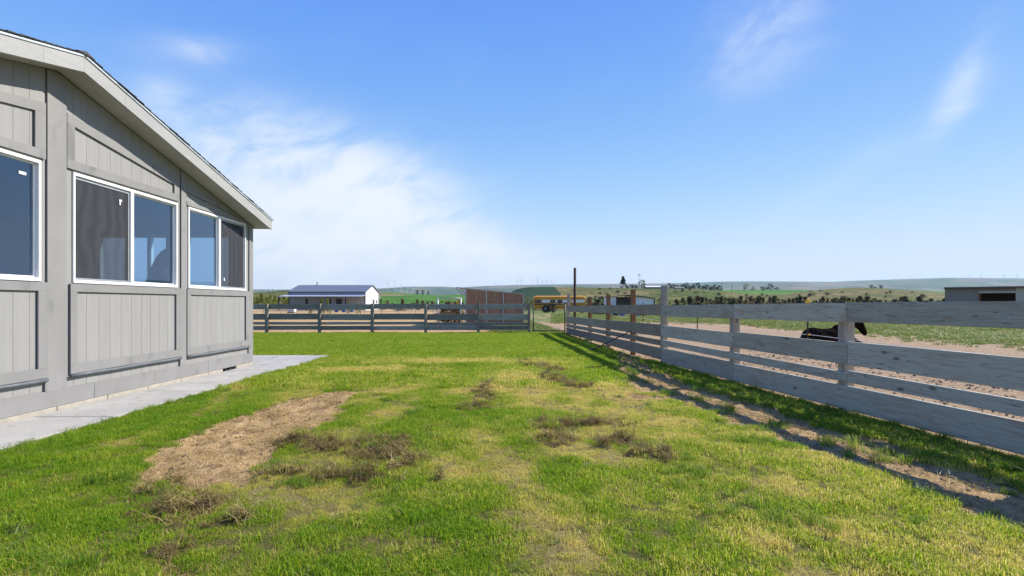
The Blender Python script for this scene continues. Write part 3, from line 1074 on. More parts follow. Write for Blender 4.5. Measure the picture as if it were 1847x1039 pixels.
# things inside the room
cv = empty('covered_stand', (-6.75, 9.75, .70))
tag(cv, 'dark draped cloth cover standing inside the middle window', 'cover')
mb = MB()
nseg, rings = 22, 9
prof = [(.44, 0), (.42, .4), (.38, .8), (.32, 1.15), (.25, 1.4), (.17, 1.6), (.09, 1.72), (.03, 1.76), (.0, 1.765)]
for i, (r, z) in enumerate(prof):
    for k in range(nseg):
        a = 2 * math.pi * k / nseg
        rr = r * (1 + .16 * math.sin(a * 5 + z) * (1 - z / 2) + .05 * math.sin(a * 11))
        mb.v.append((-6.75 + rr * math.cos(a), 9.75 + rr * math.sin(a) * .9, .70 + z + .05 * math.sin(a * 3) * r))
for i in range(len(prof) - 1):
    for k in range(nseg):
        k2 = (k + 1) % nseg
        mb.f.append((i * nseg + k, i * nseg + k2, (i + 1) * nseg + k2, (i + 1) * nseg + k))
        mb.m.append(0)
mb.build('cloth', M_cloth, cv, True)
tb = empty('side_table', (-6.32, 5.55, .70))
tag(tb, 'narrow dark table inside the window holding white papers', 'table')
MB().box(-6.55, -6.08, 4.6, 6.1, 1.70, 1.735, c=.004).build('table_top', M_intfloor, tb)
for (x, y) in ((-6.52, 4.64), (-6.12, 4.64), (-6.52, 6.06), (-6.12, 6.06)):
    MB().box(x - .02, x + .02, y - .02, y + .02, .70, 1.698).build('leg', M_intfloor, tb)
pp = empty('paper_stack', (-6.2, 5.75, 1.735))
tag(pp, 'open white papers lying on the table behind the glass', 'papers')
for k in range(5):
    MB().box(-6.32, -6.1, 5.55 + .01 * k, 5.93 - .012 * k, 1.737 + .008 * k, 1.744 + .008 * k).build('sheet', M_paper, pp)

# ------------------------------------------------------------------ timber fences
_cache = {}


def plank_mesh(L, h, th, segs, mat, seed, c=.004):
    """board along local X, bottom at z=0, front face at y=-th/2"""
    r = random.Random(seed)
    mb = MB()
    rows = []
    for i in range(segs + 1):
        x = L * i / segs
        j = lambda a: r.uniform(-a, a)
        b0, b1, oy = j(.004), j(.004), j(.004)
        sec = [(-th / 2 + oy, c + b0), (-th / 2 + c + oy, b0), (th / 2 - c + oy, b0), (th / 2 + oy, c + b0), (th / 2 + oy, h - c + b1), (th / 2 - c + oy, h + b1), (-th / 2 + c + oy, h + b1), (-th / 2 + oy, h - c + b1)]
        rows.append([(x, a, b) for a, b in sec])
    for rw in rows:
        mb.v += rw
    for i in range(segs):
        for k in range(8):
            k2 = (k + 1) % 8
            mb.f.append((i * 8 + k, (i + 1) * 8 + k, (i + 1) * 8 + k2, i * 8 + k2))
            mb.m.append(0)
    mb.f.append(tuple(range(8)))
    mb.f.append(tuple(segs * 8 + k for k in reversed(range(8))))
    mb.m += [0, 0]
    return mb.mesh('rail', mat)


def rail(p0, p1, h, th, mat, parent, segs=3, name='rail'):
    p0, p1 = Vector(p0), Vector(p1)
    d = p1 - p0
    o = link(name, plank_mesh(d.length, h, th, segs, mat, random.random()), parent)
    o.location = p0 - parent.location
    o.rotation_euler = (0, -math.atan2(d.z, math.hypot(d.x, d.y)), math.atan2(d.y, d.x))
    return o


def post(x, y, h, w, mat, parent, rz=0.0, name='post', z0=-.25):
    """square post; local X is its long axis so that the grain runs upward"""
    o = link(name, plank_mesh(h - z0, w, w, 3, mat, random.random(), .008), parent)
    v = Vector((x, y, z0)) - parent.location
    o.rotation_euler = (0, R(-90), rz)
    off = Matrix.Rotation(rz, 3, 'Z') @ Vector((w / 2, 0, 0))
    o.location = v + off
    return o


# near run: blue-grey boards on the lawn side of 6x6 posts
fn = empty('board_fence', (FB[0], FB[1], 0))
tag(fn, 'blue-grey weathered four-board fence beside the horse paddock', 'fence')
ang = math.atan2(-1, .17)
nrm = Vector((-1, -.17, 0)).normalized()            # towards the lawn
posts_y = [11.4, 8.74, 6.38, 4.0, 1.6, -.8, -3.1]
ppos = [Vector((FB[0] + .17 * (FB[1] - y), y, 0)) for y in posts_y]
hts = [1.805, 1.362, 1.395, 1.40, 1.41, 1.42, 1.42]
for p, h in zip(ppos, hts):
    c = p - nrm * .095 + Vector((-.17, 1, 0)).normalized() * .14
    post(c.x, c.y, h, .14, W_post, fn, math.atan2(.17, 1) * -1 + R(2))
RZ = [(1.096, 1.350, 1.185, 1.435), (.640, .888, .600, .905), (.437, .552, .365, .517), (.05, .382, .03, .320)]
for ri, (a0, a1, b0, b1) in enumerate(RZ):
    joints = {0: [0, 1, 2, 4, 6], 1: [0, 1, 2, 4, 6], 2: [0, 2, 4, 6], 3: [0, 1, 3, 5, 6]}[ri]
    for i, j in zip(joints[:-1], joints[1:]):
        P0, P1 = ppos[i], ppos[j]
        u0, u1 = (11.4 - P0.y) / 7.4, (11.4 - P1.y) / 7.4
        lerp = lambda s, e, u: s + (e - s) * min(u, 1.15)
        z0, z1 = lerp(a0, b0, u0), lerp(a0, b0, u1)
        h = (lerp(a1, b1, u0) - z0 + lerp(a1, b1, u1) - z1) / 2
        d = (P1 - P0).normalized()
        q0 = P0 + d * .004 + Vector((0, 0, z0)) - (d * .06 if i == 0 else Vector())
        q1 = P1 - d * .004 + Vector((0, 0, z1))
        rail(q1, q0, h, .042, W_blue, fn, 5)

# far run: brown-grey boards to the gate
ff = empty('board_fence', (FE[0], FE[1], 0))
tag(ff, 'brown-grey weathered fence run with red-brown posts reaching the metal gate', 'fence')
dirf = (Vector((FE[0], FE[1], 0)) - Vector((FB[0], FB[1], 0))).normalized()
nf_ = Vector((-dirf.y, dirf.x, 0))
if nf_.x > 0:
    nf_ = -nf_


def fpt(y):
    return Vector((float(fence_x(np.array(y))), y, 0))


for y, h, w, m in ((13.79, 1.78, .12, W_red), (16.3, 1.67, .12, W_red), (18.85, 1.64, .12, W_red), (23.05, 1.84, .13, W_post)):
    c = fpt(y) - nf_ * .085
    post(c.x, c.y, h, w, m, ff, R(4))
RZ2 = [(1.115, 1.350, 1.01, 1.295), (.625, .885, .50, .815), (.425, .555, .315, .455), (.10, .380, .01, .275)]
for ri, (a0, a1, b0, b1) in enumerate(RZ2):
    for ya, yb in ((11.47, 16.3), (16.3, 23.1)):
        ua, ub = (ya - 11.4) / 11.7, (yb - 11.4) / 11.7
        z0, z1 = a0 + (b0 - a0) * ua, a0 + (b0 - a0) * ub
        h = ((a1 - a0) + (b1 - b0)) / 2
        A, B = fpt(ya + .004), fpt(yb - .004)
        A.z, B.z = z0, z1
        rail(A, B, h, .04, W_brown, ff, 5)
pc = fpt(21.8) - nf_ * .11
pl = MB().tube([(pc.x, pc.y, -.3), (pc.x, pc.y, 1.3), (pc.x + .01, pc.y, 2.95)], [.06, .06, .057], 12).build('pole', surf('old_pole', (.10, .055, .035), (.065, .04, .03), scale=4, rough=.9, stretch=(6, 6, .5), bump=.5), None, True)
tag(pl, 'tall round brown pole standing behind the fence near the gate', 'pole')

# back fence
fb = empty('board_fence', (-6.5, 23.8, 0))
tag(fb, 'dark shaded four-board fence across the end of the lawn', 'fence')
bx_ = [-16.7, -14.18, -11.67, -9.16, -6.65, -4.11, -1.60, .81]
for x in bx_:
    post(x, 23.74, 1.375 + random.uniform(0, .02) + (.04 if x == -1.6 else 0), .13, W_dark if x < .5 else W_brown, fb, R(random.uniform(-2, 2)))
for x0, x1 in zip(bx_[:-1], bx_[1:]):
    for k, (z0, z1) in enumerate([(1.125, 1.36), (.607, .897), (.37, .50), (.118, .316)]):
        dz = random.uniform(-.012, .012)
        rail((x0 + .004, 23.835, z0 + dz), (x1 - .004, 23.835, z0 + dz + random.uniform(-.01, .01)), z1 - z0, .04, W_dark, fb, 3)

# gate
gt = empty('metal_gate', (1.0, 23.6, 0))
tag(gt, 'dark green pipe gate with wire mesh between the two fences', 'gate')
ga, gb = W(962, 549, 23.6), W(1019, 549, 23.3)
zb_, zt_, zm_ = .10, 1.36, 1.08
MB().tube([(ga.x, ga.y, 0.0), (ga.x, ga.y, zt_ + .01)], .025, 8).build('stile', M_green_metal, gt, True)
MB().tube([(gb.x, gb.y, .0), (gb.x, gb.y, zt_ + .01)], .03, 8).build('stile', M_green_metal, gt, True)
for z in (zb_, zm_, zt_):
    MB().tube([(ga.x + .028, ga.y, z), (gb.x - .032, gb.y, z + .03 * (z == zb_))], .021, 8).build('bar', M_green_metal, gt, True)
wm = MB()
for k in range(1, 6):
    u = k / 6
    x, y = ga.x + (gb.x - ga.x) * u, ga.y + (gb.y - ga.y) * u
    wm.tube([(x, y, zb_), (x, y, zm_)], .0013, 4, False)
for k in range(1, 5):
    z = zb_ + (zm_ - zb_) * k / 5
    wm.tube([(ga.x, ga.y, z), (gb.x, gb.y, z)], .0013, 4, False)
tag(wm.build('wire_mesh', M_green_metal, gt), kind='stuff')

# black hose bent over the fence foot
a_, b_ = W(1136, 600, 13.6), G(1062, 634)
pts = []
for k in range(15):
    u = k / 14
    x = a_.x + (b_[0] - a_.x) * u
    y = a_.y + (b_[1] - a_.y) * u
    z = (a_.z) * (1 - u) ** 1.35 + .03
    pts.append((x - .10 * math.sin(u * 3), y, z))
pts = [(a_.x + .25, a_.y + .15, .52), (a_.x + .1, a_.y + .05, a_.z + .01)] + pts
hs = MB().tube(pts, .015, 8).build('hose', M_hose, None, True)
tag(hs, 'black hose curving from the brown fence down to the lawn', 'hose')

# ------------------------------------------------------------------ electric fence in the paddock
tp = [(8.15, 5.0), (7.706, 13.0), (7.43, 20.0), (7.09, 27.0), (6.8, 34.0)]
for i, (x, y) in enumerate(tp):
    o = empty('t_post', (x, y, 0))
    if i == 1:
        tag(o, 'steel fence stake with a yellow cap beside the lying horse', 'stake')
    else:
        tag(o, 'thin dark steel stake of the electric fence in the paddock', 'stake', 'stakes of the electric fence')
    mb = MB().box(x - .02, x + .02, y - .003, y + .003, -.3, 1.44).box(x - .003, x + .003, y + .003, y + .035, -.3, 1.44)
    mb.build('stake_bar', M_tpost, o)
    if i == 1:
        MB().box(x - .055, x + .055, y - .03, y + .04, 1.40, 1.47, c=.012).box(x - .035, x + .035, y - .025, y + .035, 1.47, 1.515, c=.012).build('cap', M_yellow, o)
    MB().tube([(x + .02, y - .04, .585), (x + .02, y + .01, .585)], [.028, .02], 8).build('insulator', M_yellow, o, True)
rp = MB()
pts = []
for (x0, y0), (x1, y1) in zip(tp[:-1], tp[1:]):
    for k in range(6):
        u = k / 6
        pts.append((x0 + (x1 - x0) * u + .02, y0 + (y1 - y0) * u - .045, .585 - .05 * math.sin(math.pi * u)))
pts.append((tp[-1][0] + .02, tp[-1][1] - .045, .585))
rp.tube(pts, .006, 5)
tag(rp.build('electric_rope', M_rope, None, True), 'thin white electric rope strung on the paddock stakes', 'rope')

# ------------------------------------------------------------------ horse
HX, HYY = 9.03, 15.5
hr = MB()
E = lambda c, r: hr.ell((HX + c[0], HYY + c[1], c[2]), r, 14, 10)
Tb = lambda pts, rs, s=10: hr.tube([(HX + p[0], HYY + p[1], p[2]) for p in pts], rs, s)
E((.33, 0, .345), (.34, .34, .305))
E((.30, 0, .42), (.27, .22, .225))
E((.80, 0, .33), (.56, .37, .285))
E((1.18, 0, .40), (.34, .29, .305))
Tb([(.12, 0, .36), (.35, 0, .40), (.6, 0, .385), (.85, 0, .385), (1.1, 0, .42), (1.25, 0, .45)], [.20, .245, .23, .235, .25, .24], 14)
E((1.08, 0, .52), (.24, .15, .17))
E((1.38, 0, .36), (.20, .22, .22))
Tb([(1.08, 0, .50), (1.34, 0, .62), (1.54, 0, .78), (1.66, 0, .88)], [.24, .20, .145, .11])
Tb([(1.62, 0, .88), (1.72, 0, .80), (1.83, 0, .62), (1.905, 0, .50), (1.95, 0, .44)], [.11, .145, .112, .085, .068])
E((1.70, 0, .76), (.10, .08, .13))
E((1.925, 0, .455), (.072, .065, .075))
for s in (-1, 1):
    Tb([(.38, .22 * s, .30), (.70, .36 * s, .22), (.78, .40 * s, .15)], [.20, .15, .10])
    Tb([(.78, .40 * s, .14), (.45, .47 * s, .09), (.38, .49 * s, .08)], [.10, .065, .06])
    Tb([(.38, .49 * s, .07), (.72, .56 * s, .055), (.90, .57 * s, .05)], [.06, .045, .055])
    Tb([(1.30, .18 * s, .30), (1.62, .23 * s, .16), (1.70, .24 * s, .11)], [.13, .08, .065])
    Tb([(1.70, .24 * s, .09), (1.42, .28 * s, .055), (1.30, .29 * s, .05)], [.06, .045, .055])
    Tb([(1.635, .05 * s, .95), (1.63, .07 * s, 1.02), (1.66, .075 * s, 1.09)], [.035, .036, .008], 8)
bmh = bmesh.new()
_hm = hr.mesh('horse', M_horse, True)
bmh.from_mesh(_hm)
bmesh.ops.remove_doubles(bmh, verts=list(bmh.verts), dist=1e-4)
bmesh.ops.dissolve_degenerate(bmh, edges=list(bmh.edges), dist=1e-5)
bmesh.ops.recalc_face_normals(bmh, faces=list(bmh.faces))
bmh.to_mesh(_hm)
bmh.free()
ho = link('horse', _hm)
tag(ho, 'black-brown horse lying on the dirt behind the board fence', 'horse')
rm = ho.modifiers.new('skin', 'REMESH')
rm.mode = 'VOXEL'
rm.voxel_size = .022
rm.use_smooth_shade = True
sm = ho.modifiers.new('soft', 'SMOOTH')
sm.factor, sm.iterations = .5, 14
mn = MB()
for k in range(26):
    u = k / 25
    x = HX + 1.12 + .52 * u
    z = .72 + .25 * u + .03 * math.sin(u * 3)
    a = random.uniform(-.5, .5)
    mn.tube([(x, HYY, z - .02), (x + .01, HYY - .06 - .02 * a, z + .015), (x + .02 + .02 * a, HYY - .15, z - .09 - .05 * random.random())], [.028, .026, .006], 5)
mn.build('mane', M_mane, ho)
tl = MB()
for k in range(12):
    a = random.uniform(-1, 1)
    tl.tube([(HX + .03, HYY + .02 * a, .42), (HX - .06, HYY + .05 * a, .30), (HX - .13, HYY - .1 + .08 * a, .06), (HX - .22 + .05 * a, HYY - .35 + .1 * a, .035)], [.035, .035, .025, .006], 5)
tl.build('tail', M_mane, ho)
for s in (-1, 1):
    MB().ell((HX + 1.735, HYY + .098 * s, .755), (.018, .012, .016), 8, 6).build('eye', M_hose, ho, True)

# ------------------------------------------------------------------ loafing shed (brown boards, steel frame)
SY = 32.0
sx = lambda p, Y=SY: (p - CX) / F * Y
ls = empty('loafing_shed', (sx(890), SY, 0))
tag(ls, 'brown board horse shelter with sloping steel roof behind the fence', 'shed')
xl, xr_ = sx(840), sx(944)
zt = lambda x: 2.33 - (x - xl) / (xr_ - xl) * (2.33 - 1.97)
nb = 27
for i in range(nb):
    a = xl + .05 + (xr_ - xl - .1) * i / nb
    b = xl + .05 + (xr_ - xl - .1) * (i + 1) / nb - .006
    mb = plank_mesh(zt((a + b) / 2) - .08, b - a, .03, 1, W_shed, i)
    o = link('board', mb, ls)
    o.rotation_euler = (0, R(-90), R(90))
    o.rotation_euler = Matrix(((0, 1, 0), (0, 0, 1), (1, 0, 0))).transposed().to_euler() if False else (0, R(-90), 0)
    # board long axis up, width along X
    o.rotation_mode = 'QUATERNION'
    o.rotation_quaternion = Matrix(((0, 0, 1), (0, -1, 0), (1, 0, 0))).to_quaternion()
    o.location = Vector((a, SY, .06)) - ls.location
for p in (840, 877.5, 908, 944):
    x = sx(p)
    MB().box(x - .035, x + .035, SY - .075, SY - .02, 0, zt(x)).build('frame_post', M_galv, ls)
    MB().box(x - .035, x + .035, SY + 3.4, SY + 3.46, 0, zt(x)).build('frame_post', M_galv, ls)
for i in range(14):
    y = SY + .03 + i * .245
    o = MB().box(xr_ - .03, xr_, y, y + .235, .06, zt(xr_) - .05).build('board', W_shed, ls)
MB().prism([(xl - .62, zt(xl - .62) + .01), (xr_ + .06, zt(xr_ + .06) + .01), (xr_ + .06, zt(xr_ + .06) + .05), (xl - .62, zt(xl - .62) + .05)], (SY - .15, SY + 3.6), 'y').build('roof', surf('steel_roof', (.40, .42, .44), (.34, .36, .38), scale=3, rough=.4, metal=.4), ls)
for y in (SY - .08, SY + 3.4):
    MB().tube([(xl - .6, y, zt(xl - .6) - .03), (xl - .3, y, zt(xl) - .28), (xl, y, zt(xl) - .42)], .03, 6).build('brace', M_galv, ls)
    MB().tube([(xl - .3, y, zt(xl - .3) - .02), (xl - .3, y, zt(xl) - .28)], .025, 6).build('brace', M_galv, ls)
MB().tube([(xl, SY - .05, zt(xl) - .03), (xr_, SY - .05, zt(xr_) - .03)], .03, 6).build('frame_rail', M_galv, ls)

# steel arch and brush heap beside it
AY = 30.0
ar = empty('steel_gate_frame', (sx(810, AY), AY, 0))
tag(ar, 'tall square steel gate frame beside the brown shelter', 'gate frame')
for p in (789.5, 831):
    x = sx(p, AY)
    MB().tube([(x, AY, -.1), (x, AY, 1.74)], .045, 8).build('upright', M_galv, ar, True)
MB().tube([(sx(789.5, AY), AY, 1.70), (sx(831, AY), AY, 1.70)], .03, 8).build('crossbar', M_galv, ar, True)
bk = empty('yellow_bucket', (sx(827, 33), 33, 1.3))


# ------------------------------------------------------------------ foliage
def leaf_mat(name, c1, c2, tr=.35):
    m, t, out = newmat(name)
    d = N(t, 'ShaderNodeBsdfPrincipled', i_Roughness=.6)
    d.inputs['Specular IOR Level'].default_value = .25
    tl_ = N(t, 'ShaderNodeBsdfTranslucent')
    oi = N(t, 'ShaderNodeObjectInfo')
    geo = N(t, 'ShaderNodeNewGeometry')
    c = mixc(t, geo.outputs['Random Per Island'], c1, c2)
    h = N(t, 'ShaderNodeHueSaturation')
    t.links.new(c, h.inputs['Color'])
    t.links.new(math_n(t, 'MULTIPLY_ADD', oi.outputs['Random'], .5, .75), h.inputs['Value'])
    t.links.new(h.outputs[0], d.inputs['Base Color'])
    t.links.new(h.outputs[0], tl_.inputs['Color'])
    mx = N(t, 'ShaderNodeMixShader')
    mx.inputs[0].default_value = tr
    t.links.new(d.outputs[0], mx.inputs[1])
    t.links.new(tl_.outputs[0], mx.inputs[2])
    t.links.new(mx.outputs[0], out.inputs['Surface'])
    return m


LM = {
    'juniper': leaf_mat('juniper_leaf', (.07, .08, .03), (.18, .165, .075), .4),
    'brown': leaf_mat('brown_juniper_leaf', (.15, .10, .05), (.28, .20, .11), .4),
    'green': leaf_mat('green_leaf', (.06, .11, .022), (.12, .17, .035), .4),
    'willow': leaf_mat('willow_leaf', (.15, .19, .028), (.25, .26, .05), .45),
    'dark': leaf_mat('dark_conifer_leaf', (.014, .026, .016), (.03, .045, .025), .15),
    'grey': leaf_mat('grey_green_leaf', (.10, .13, .07), (.17, .18, .09), .35),
}
M_bark = surf('bark', (.085, .06, .042), (.05, .036, .026), scale=8, rough=.95, bump=.6)


def crown_mesh(kind, mat, n, leaf, seed, shape):
    r = np.random.default_rng(seed)
    V, Fc = [], []
    # clumps
    nc = 26
    cl_ = []
    for _ in range(nc):
        h = r.uniform(.1, 1)
        if shape == 'cone':
            rad = .5 * (1.03 - h) * r.uniform(.45, 1.0)
        elif shape == 'round':
            rad = .5 * math.sqrt(max(0, 1 - (2 * h - 1.05) ** 2)) * r.uniform(.3, 1.0)
        else:
            rad = .5 * (math.sin(min(h * 1.1 + .25, 1) * math.pi) ** .6) * r.uniform(.3, 1.0)
        a = r.uniform(0, 2 * math.pi)
        cl_.append((rad * math.cos(a), rad * math.sin(a), h, r.uniform(.09, .19) * (1.2 - .5 * h)))
    for i in range(n):
        cx, cy, cz, cr = cl_[r.integers(nc)]
        p = np.array([cx, cy, cz]) + r.normal(0, .55, 3) * cr * np.array([1, 1, .8])
        p[2] = max(p[2], .04)
        d = r.normal(0, 1, 3)
        d /= np.linalg.norm(d)
        e = np.cross(d, r.normal(0, 1, 3))
        e /= np.linalg.norm(e)
        s = leaf * r.uniform(.6, 1.3)
        b = len(V)
        V += [tuple(p - d * s), tuple(p + e * s * .45), tuple(p + d * s), tuple(p - e * s * .45)]
        Fc.append((b, b + 1, b + 2, b + 3))
    me = bpy.data.meshes.new('crown')
    me.from_pydata(V, [], Fc)
    me.materials.append(mat)
    return me


def trunk_mesh(h, r0, seed):
    r = random.Random(seed)
    mb = MB().tube([(0, 0, -.05), (.01, 0, h * .5), (.03, .01, h)], [r0, r0 * .7, r0 * .25], 6)
    for k in range(5):
        a, z = r.uniform(0, 6.28), h * r.uniform(.3, .8)
        q = .28
        mb.tube([(0.01, 0, z), (q * math.cos(a), q * math.sin(a), z + .18)], [r0 * .4, r0 * .1], 5, False)
    return mb.mesh('trunk', M_bark, True)


PROTO = {}
for nm, mat, n, leaf, shape in (('jun', 'juniper', 900, .075, 'cone'), ('jun2', 'juniper', 900, .075, 'oval'), ('brn', 'brown', 800, .07, 'oval'), ('grn', 'green', 600, .055, 'round'), ('wil', 'willow', 700, .05, 'oval'),
                            ('con', 'dark', 1400, .06, 'cone'), ('rnd', 'green', 900, .045, 'round'), ('drk', 'dark', 700, .06, 'round'), ('gry', 'grey', 700, .05, 'round')):
    PROTO[nm] = [(crown_mesh(nm, LM[mat], n, leaf, 100 + 13 * k + len(PROTO), shape), trunk_mesh(.75, .035, k)) for k in range(3)]


def tree(kind, name, x, y, z, h, w, label, cat, group=None):
    o = empty(name, (x, y, z - .02))
    cm, tm = PROTO[kind][random.randrange(3)]
    a = link('trunk', tm, o)
    b = link('crown', cm, o)
    for c in (a, b):
        c.scale = (w, w, h)
    o.rotation_euler = (0, 0, random.uniform(0, 6.28))
    tag(o, label, cat, group)
    return o


# juniper belt at the foot of the hillside
px = 1192
while px < 1900:
    Y = random.uniform(135, 180)
    h = random.uniform(2.3, 3.7) * (1.0 if px < 1680 else .9)
    k = random.choices(['jun', 'jun2', 'brn', 'grn', 'wil'], [4, 4, 3, 1.2, .8])[0]
    if k in ('grn', 'wil'):
        h *= .75
    lab = {'jun': ('juniper_tree', 'dark pointed juniper in the tree belt below the hillside', 'tree', 'pointed junipers in the belt'),
           'jun2': ('juniper_tree', 'dark bushy juniper in the tree belt below the hillside', 'tree', 'bushy junipers in the belt'),
           'brn': ('bare_tree', 'brownish sparse tree in the belt below the hillside', 'tree', 'brown trees in the belt'),
           'grn': ('shrub', 'fresh green shrub among the junipers of the belt', 'shrub', 'green shrubs in the belt'),
           'wil': ('shrub', 'yellow-green shrub among the junipers of the belt', 'shrub', 'yellow shrubs in the belt')}[k]
    tree(k, lab[0], sx(px, Y), Y, 0, h, h * random.uniform(.95, 1.5), *lab[1:])
    px += random.uniform(4, 9) if px < 1200 or px > 1240 else 12
for px in np.arange(1062, 1100, 7):
    Y = random.uniform(95, 115)
    tree('drk', 'bushy_tree', sx(px, Y), Y, 0, random.uniform(2.2, 3.0), 1.7, 'dark bushy evergreen between the bus and the white shed', 'tree', 'evergreens by the bus')
for px in (1075, 1088, 1050, 987, 996):
    Y = random.uniform(55, 66) if px > 1030 else 72
    tree('drk', 'shrub', sx(px, Y), Y, 0, random.uniform(.8, 1.3), 1.5, 'low dark shrub on the ground in front of the bus' if px < 1060 else 'low dark shrub in the grass left of the white shed'.replace(' left of', ' beside'), 'shrub', 'low shrubs by the bus' if px < 1060 else 'low shrubs by the white shed')
for px in np.arange(440, 528, 8.0):
    Y = random.uniform(125, 150)
    tree('wil', 'willow_tree', sx(px, Y), Y, 0, random.uniform(2.9, 4.4), 3.0, 'yellow-green willow beyond the blue-roofed barn', 'tree', 'willows beyond the barn')
for px in np.arange(690, 835, 9.0):
    Y = random.uniform(90, 125)
    k = random.choice(['brn', 'gry', 'jun2', 'grn'])
    tree(k, 'shrub', sx(px, Y), Y, 0, random.uniform(1.2, 2.2), 2.0, {'brn': 'brown dry shrub in the row between barn and shelter', 'gry': 'grey-green shrub in the row between barn and shelter', 'jun2': 'dark shrub in the row between barn and shelter', 'grn': 'green shrub in the row between barn and shelter'}[k], 'shrub', k_ if False else {'brn': 'brown shrubs behind the back fence', 'gry': 'grey shrubs behind the back fence', 'jun2': 'dark shrubs behind the back fence', 'grn': 'green shrubs behind the back fence'}[k])
for px in np.arange(935, 968, 7):
    Y = random.uniform(88, 100)
    tree('gry', 'shrub', sx(px, Y), Y, 0, random.uniform(2, 2.8), 2.4, 'grey-green shrub between the brown shelter and the bus', 'shrub', 'shrubs beside the bus')


def on_hill(k, px, Y):
    X = sx(px, Y)
    return X, Y, float(hill_z(k, X, Y))


x, y, z = on_hill('near', 1124, 470)
tree('con', 'conifer_tree', x, y, z, 10.8, 8.0, 'tall dark conifer on the hillside crest', 'tree')
x, y, z = on_hill('near', 1157, 472)
tree('rnd', 'leafy_tree', x, y, z, 8.0, 8, 'round leafy green tree by the hilltop light pole', 'tree')
for px, h, w in ((1140, 3.5, 6), (1147, 3, 5), (1132, 2.5, 4)):
    x, y, z = on_hill('near', px, 474)
    tree('drk', 'bushy_tree', x, y, z, h, w, 'low dark bush between the hilltop conifer and round tree', 'tree', 'bushes on the hilltop')
for px in np.arange(1207, 1300, 7.5):
    x, y, z = on_hill('near', px, 476)
    tree('drk', 'bushy_tree', x, y, z, random.uniform(3, 6.0), random.uniform(4, 6.5), 'dark round tree in the hilltop farmyard row', 'tree', 'trees of the hilltop farmyard')
for px, h, w, k, lb in ((1346, 20, 17, 'rnd', 'tall green tree clump standing alone on the crop field'), (1358, 12, 15, 'grn', 'lower light green tree beside the tall field tree'), (1389, 19, 22, 'drk', 'big dark round tree on the crop field'), (1376, 11, 20, 'drk', 'spreading dark tree touching the big round field tree'), (1401, 9, 14, 'drk', 'small dark tree at the edge of the field trees')):
    x, y, z = on_hill('field', px, 1500)
    tree(k, 'field_tree', x, y, z, h, w, lb, 'tree')
for px, h, w in ((753, 13, 14), (762, 14, 13), (772, 14, 8)):
    x, y, z = on_hill('field', px, 1540)
    tree('drk', 'field_tree', x, y, z, h, w, 'dark tree on the green field behind the shelter', 'tree', 'trees on the field crest')
for px, h, w in ((1571, 3.0, 4), (1578, 2, 2.5), (1588, 3.2, 4.5)):
    x, y, z = on_hill('near', px, 474)
    tree('drk', 'bushy_tree', x, y, z, h, w, 'dark bush on top of the bare brown hill', 'tree', 'bushes on the brown hill')
# hillside brush
for i in range(46):
    p_ = random.uniform(1010, 1720)
    Y = random.uniform(240, 440)
    x, y, z = on_hill('near', p_, Y)
    tree(random.choice(['jun2', 'gry', 'drk']), 'sagebrush', x, y, z, random.uniform(1.2, 2.4), random.uniform(2, 4), 'sagebrush clump dotted over the open hillside', 'shrub', 'sagebrush on the hillside')

# ------------------------------------------------------------------ blue-roofed barn
M_broof = surf('blue_steel_roof', (.15, .170, .205), (.135, .155, .19), scale=2, rough=.45, metal=.1)
M_bwall = surf('pale_steel_wall', (.62, .66, .72), (.58, .62, .68), scale=1, rough=.5)
M_btrim = surf('dark_blue_trim', (.02, .028, .05), (.025, .032, .055), rough=.5)
barn = empty('barn', (-37.4, 106, 0))
tag(barn, 'long pale metal barn with a blue roof and front lean-to', 'barn')
B = lambda mb, n, m, p=barn: mb.build(n, m, p)
x0, x1, y0, y1, ze, zr = -45.06, -29.7, 101.0, 111.0, 3.75, 5.17
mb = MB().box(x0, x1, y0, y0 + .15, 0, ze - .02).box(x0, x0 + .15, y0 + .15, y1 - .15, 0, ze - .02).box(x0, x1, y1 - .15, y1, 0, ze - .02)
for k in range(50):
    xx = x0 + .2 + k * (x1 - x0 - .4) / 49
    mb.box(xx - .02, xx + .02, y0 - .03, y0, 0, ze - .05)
B(mb, 'wall', surf('shaded_steel_wall', (.33, .38, .47), (.29, .34, .43), scale=1, rough=.5))  # pale steel darkened and blued: the front wall's shade is put into its colour
mb = MB().prism([(y0 + .16, 0), (y1 - .16, 0), (y1 - .16, ze), (106, zr - .05), (y0 + .16, ze)], (x1 - .15, x1), 'x')
B(mb, 'gable_wall', M_bwall)
B(MB().prism([(y0 + .16, 0), (y1 - .16, 0), (y1 - .16, ze), (106, zr - .05), (y0 + .16, ze)], (x0 + .16, x0 + .2), 'x'), 'gable_wall', M_bwall)
for sgn in (-1, 1):
    ya = 106 + sgn * 5.35
    mb = MB().prism([(106, zr), (ya, ze - .08), (ya, ze + .0), (106, zr + .1)], (x0 - .25, x1 + .25), 'x')
    for k in range(36):
        xx = x0 - .2 + k * (x1 - x0 + .4) / 35
        mb.prism([(106, zr + .1), (ya, ze), (ya, ze + .035), (106, zr + .135)], (xx - .03, xx + .03), 'x')
    B(mb, 'roof', M_broof)
B(MB().prism([(y0, 3.06), (96.9, 2.70), (96.9, 2.76), (y0, 3.12)], (x0 - .6, x1 + .4), 'x'), 'lean_to_roof', surf('light_steel_roof', (.42, .46, .52), (.38, .42, .48), rough=.4, metal=.2))
B(MB().prism([(y1, 3.0), (114, 2.5), (114, 2.56), (y1, 3.06)], (x1 - 8, x1 - .1), 'x'), 'lean_to_roof', M_bwall)
for xx in (x0 - .4, -36, -32.4):
    B(MB().box(xx - .08, xx + .08, 97.05, 97.2, 0, 2.69), 'post', M_btrim)
B(MB().box(x1 - .28, x1 + .0, 113.7, 113.85, 0, 2.5), 'post', M_btrim)
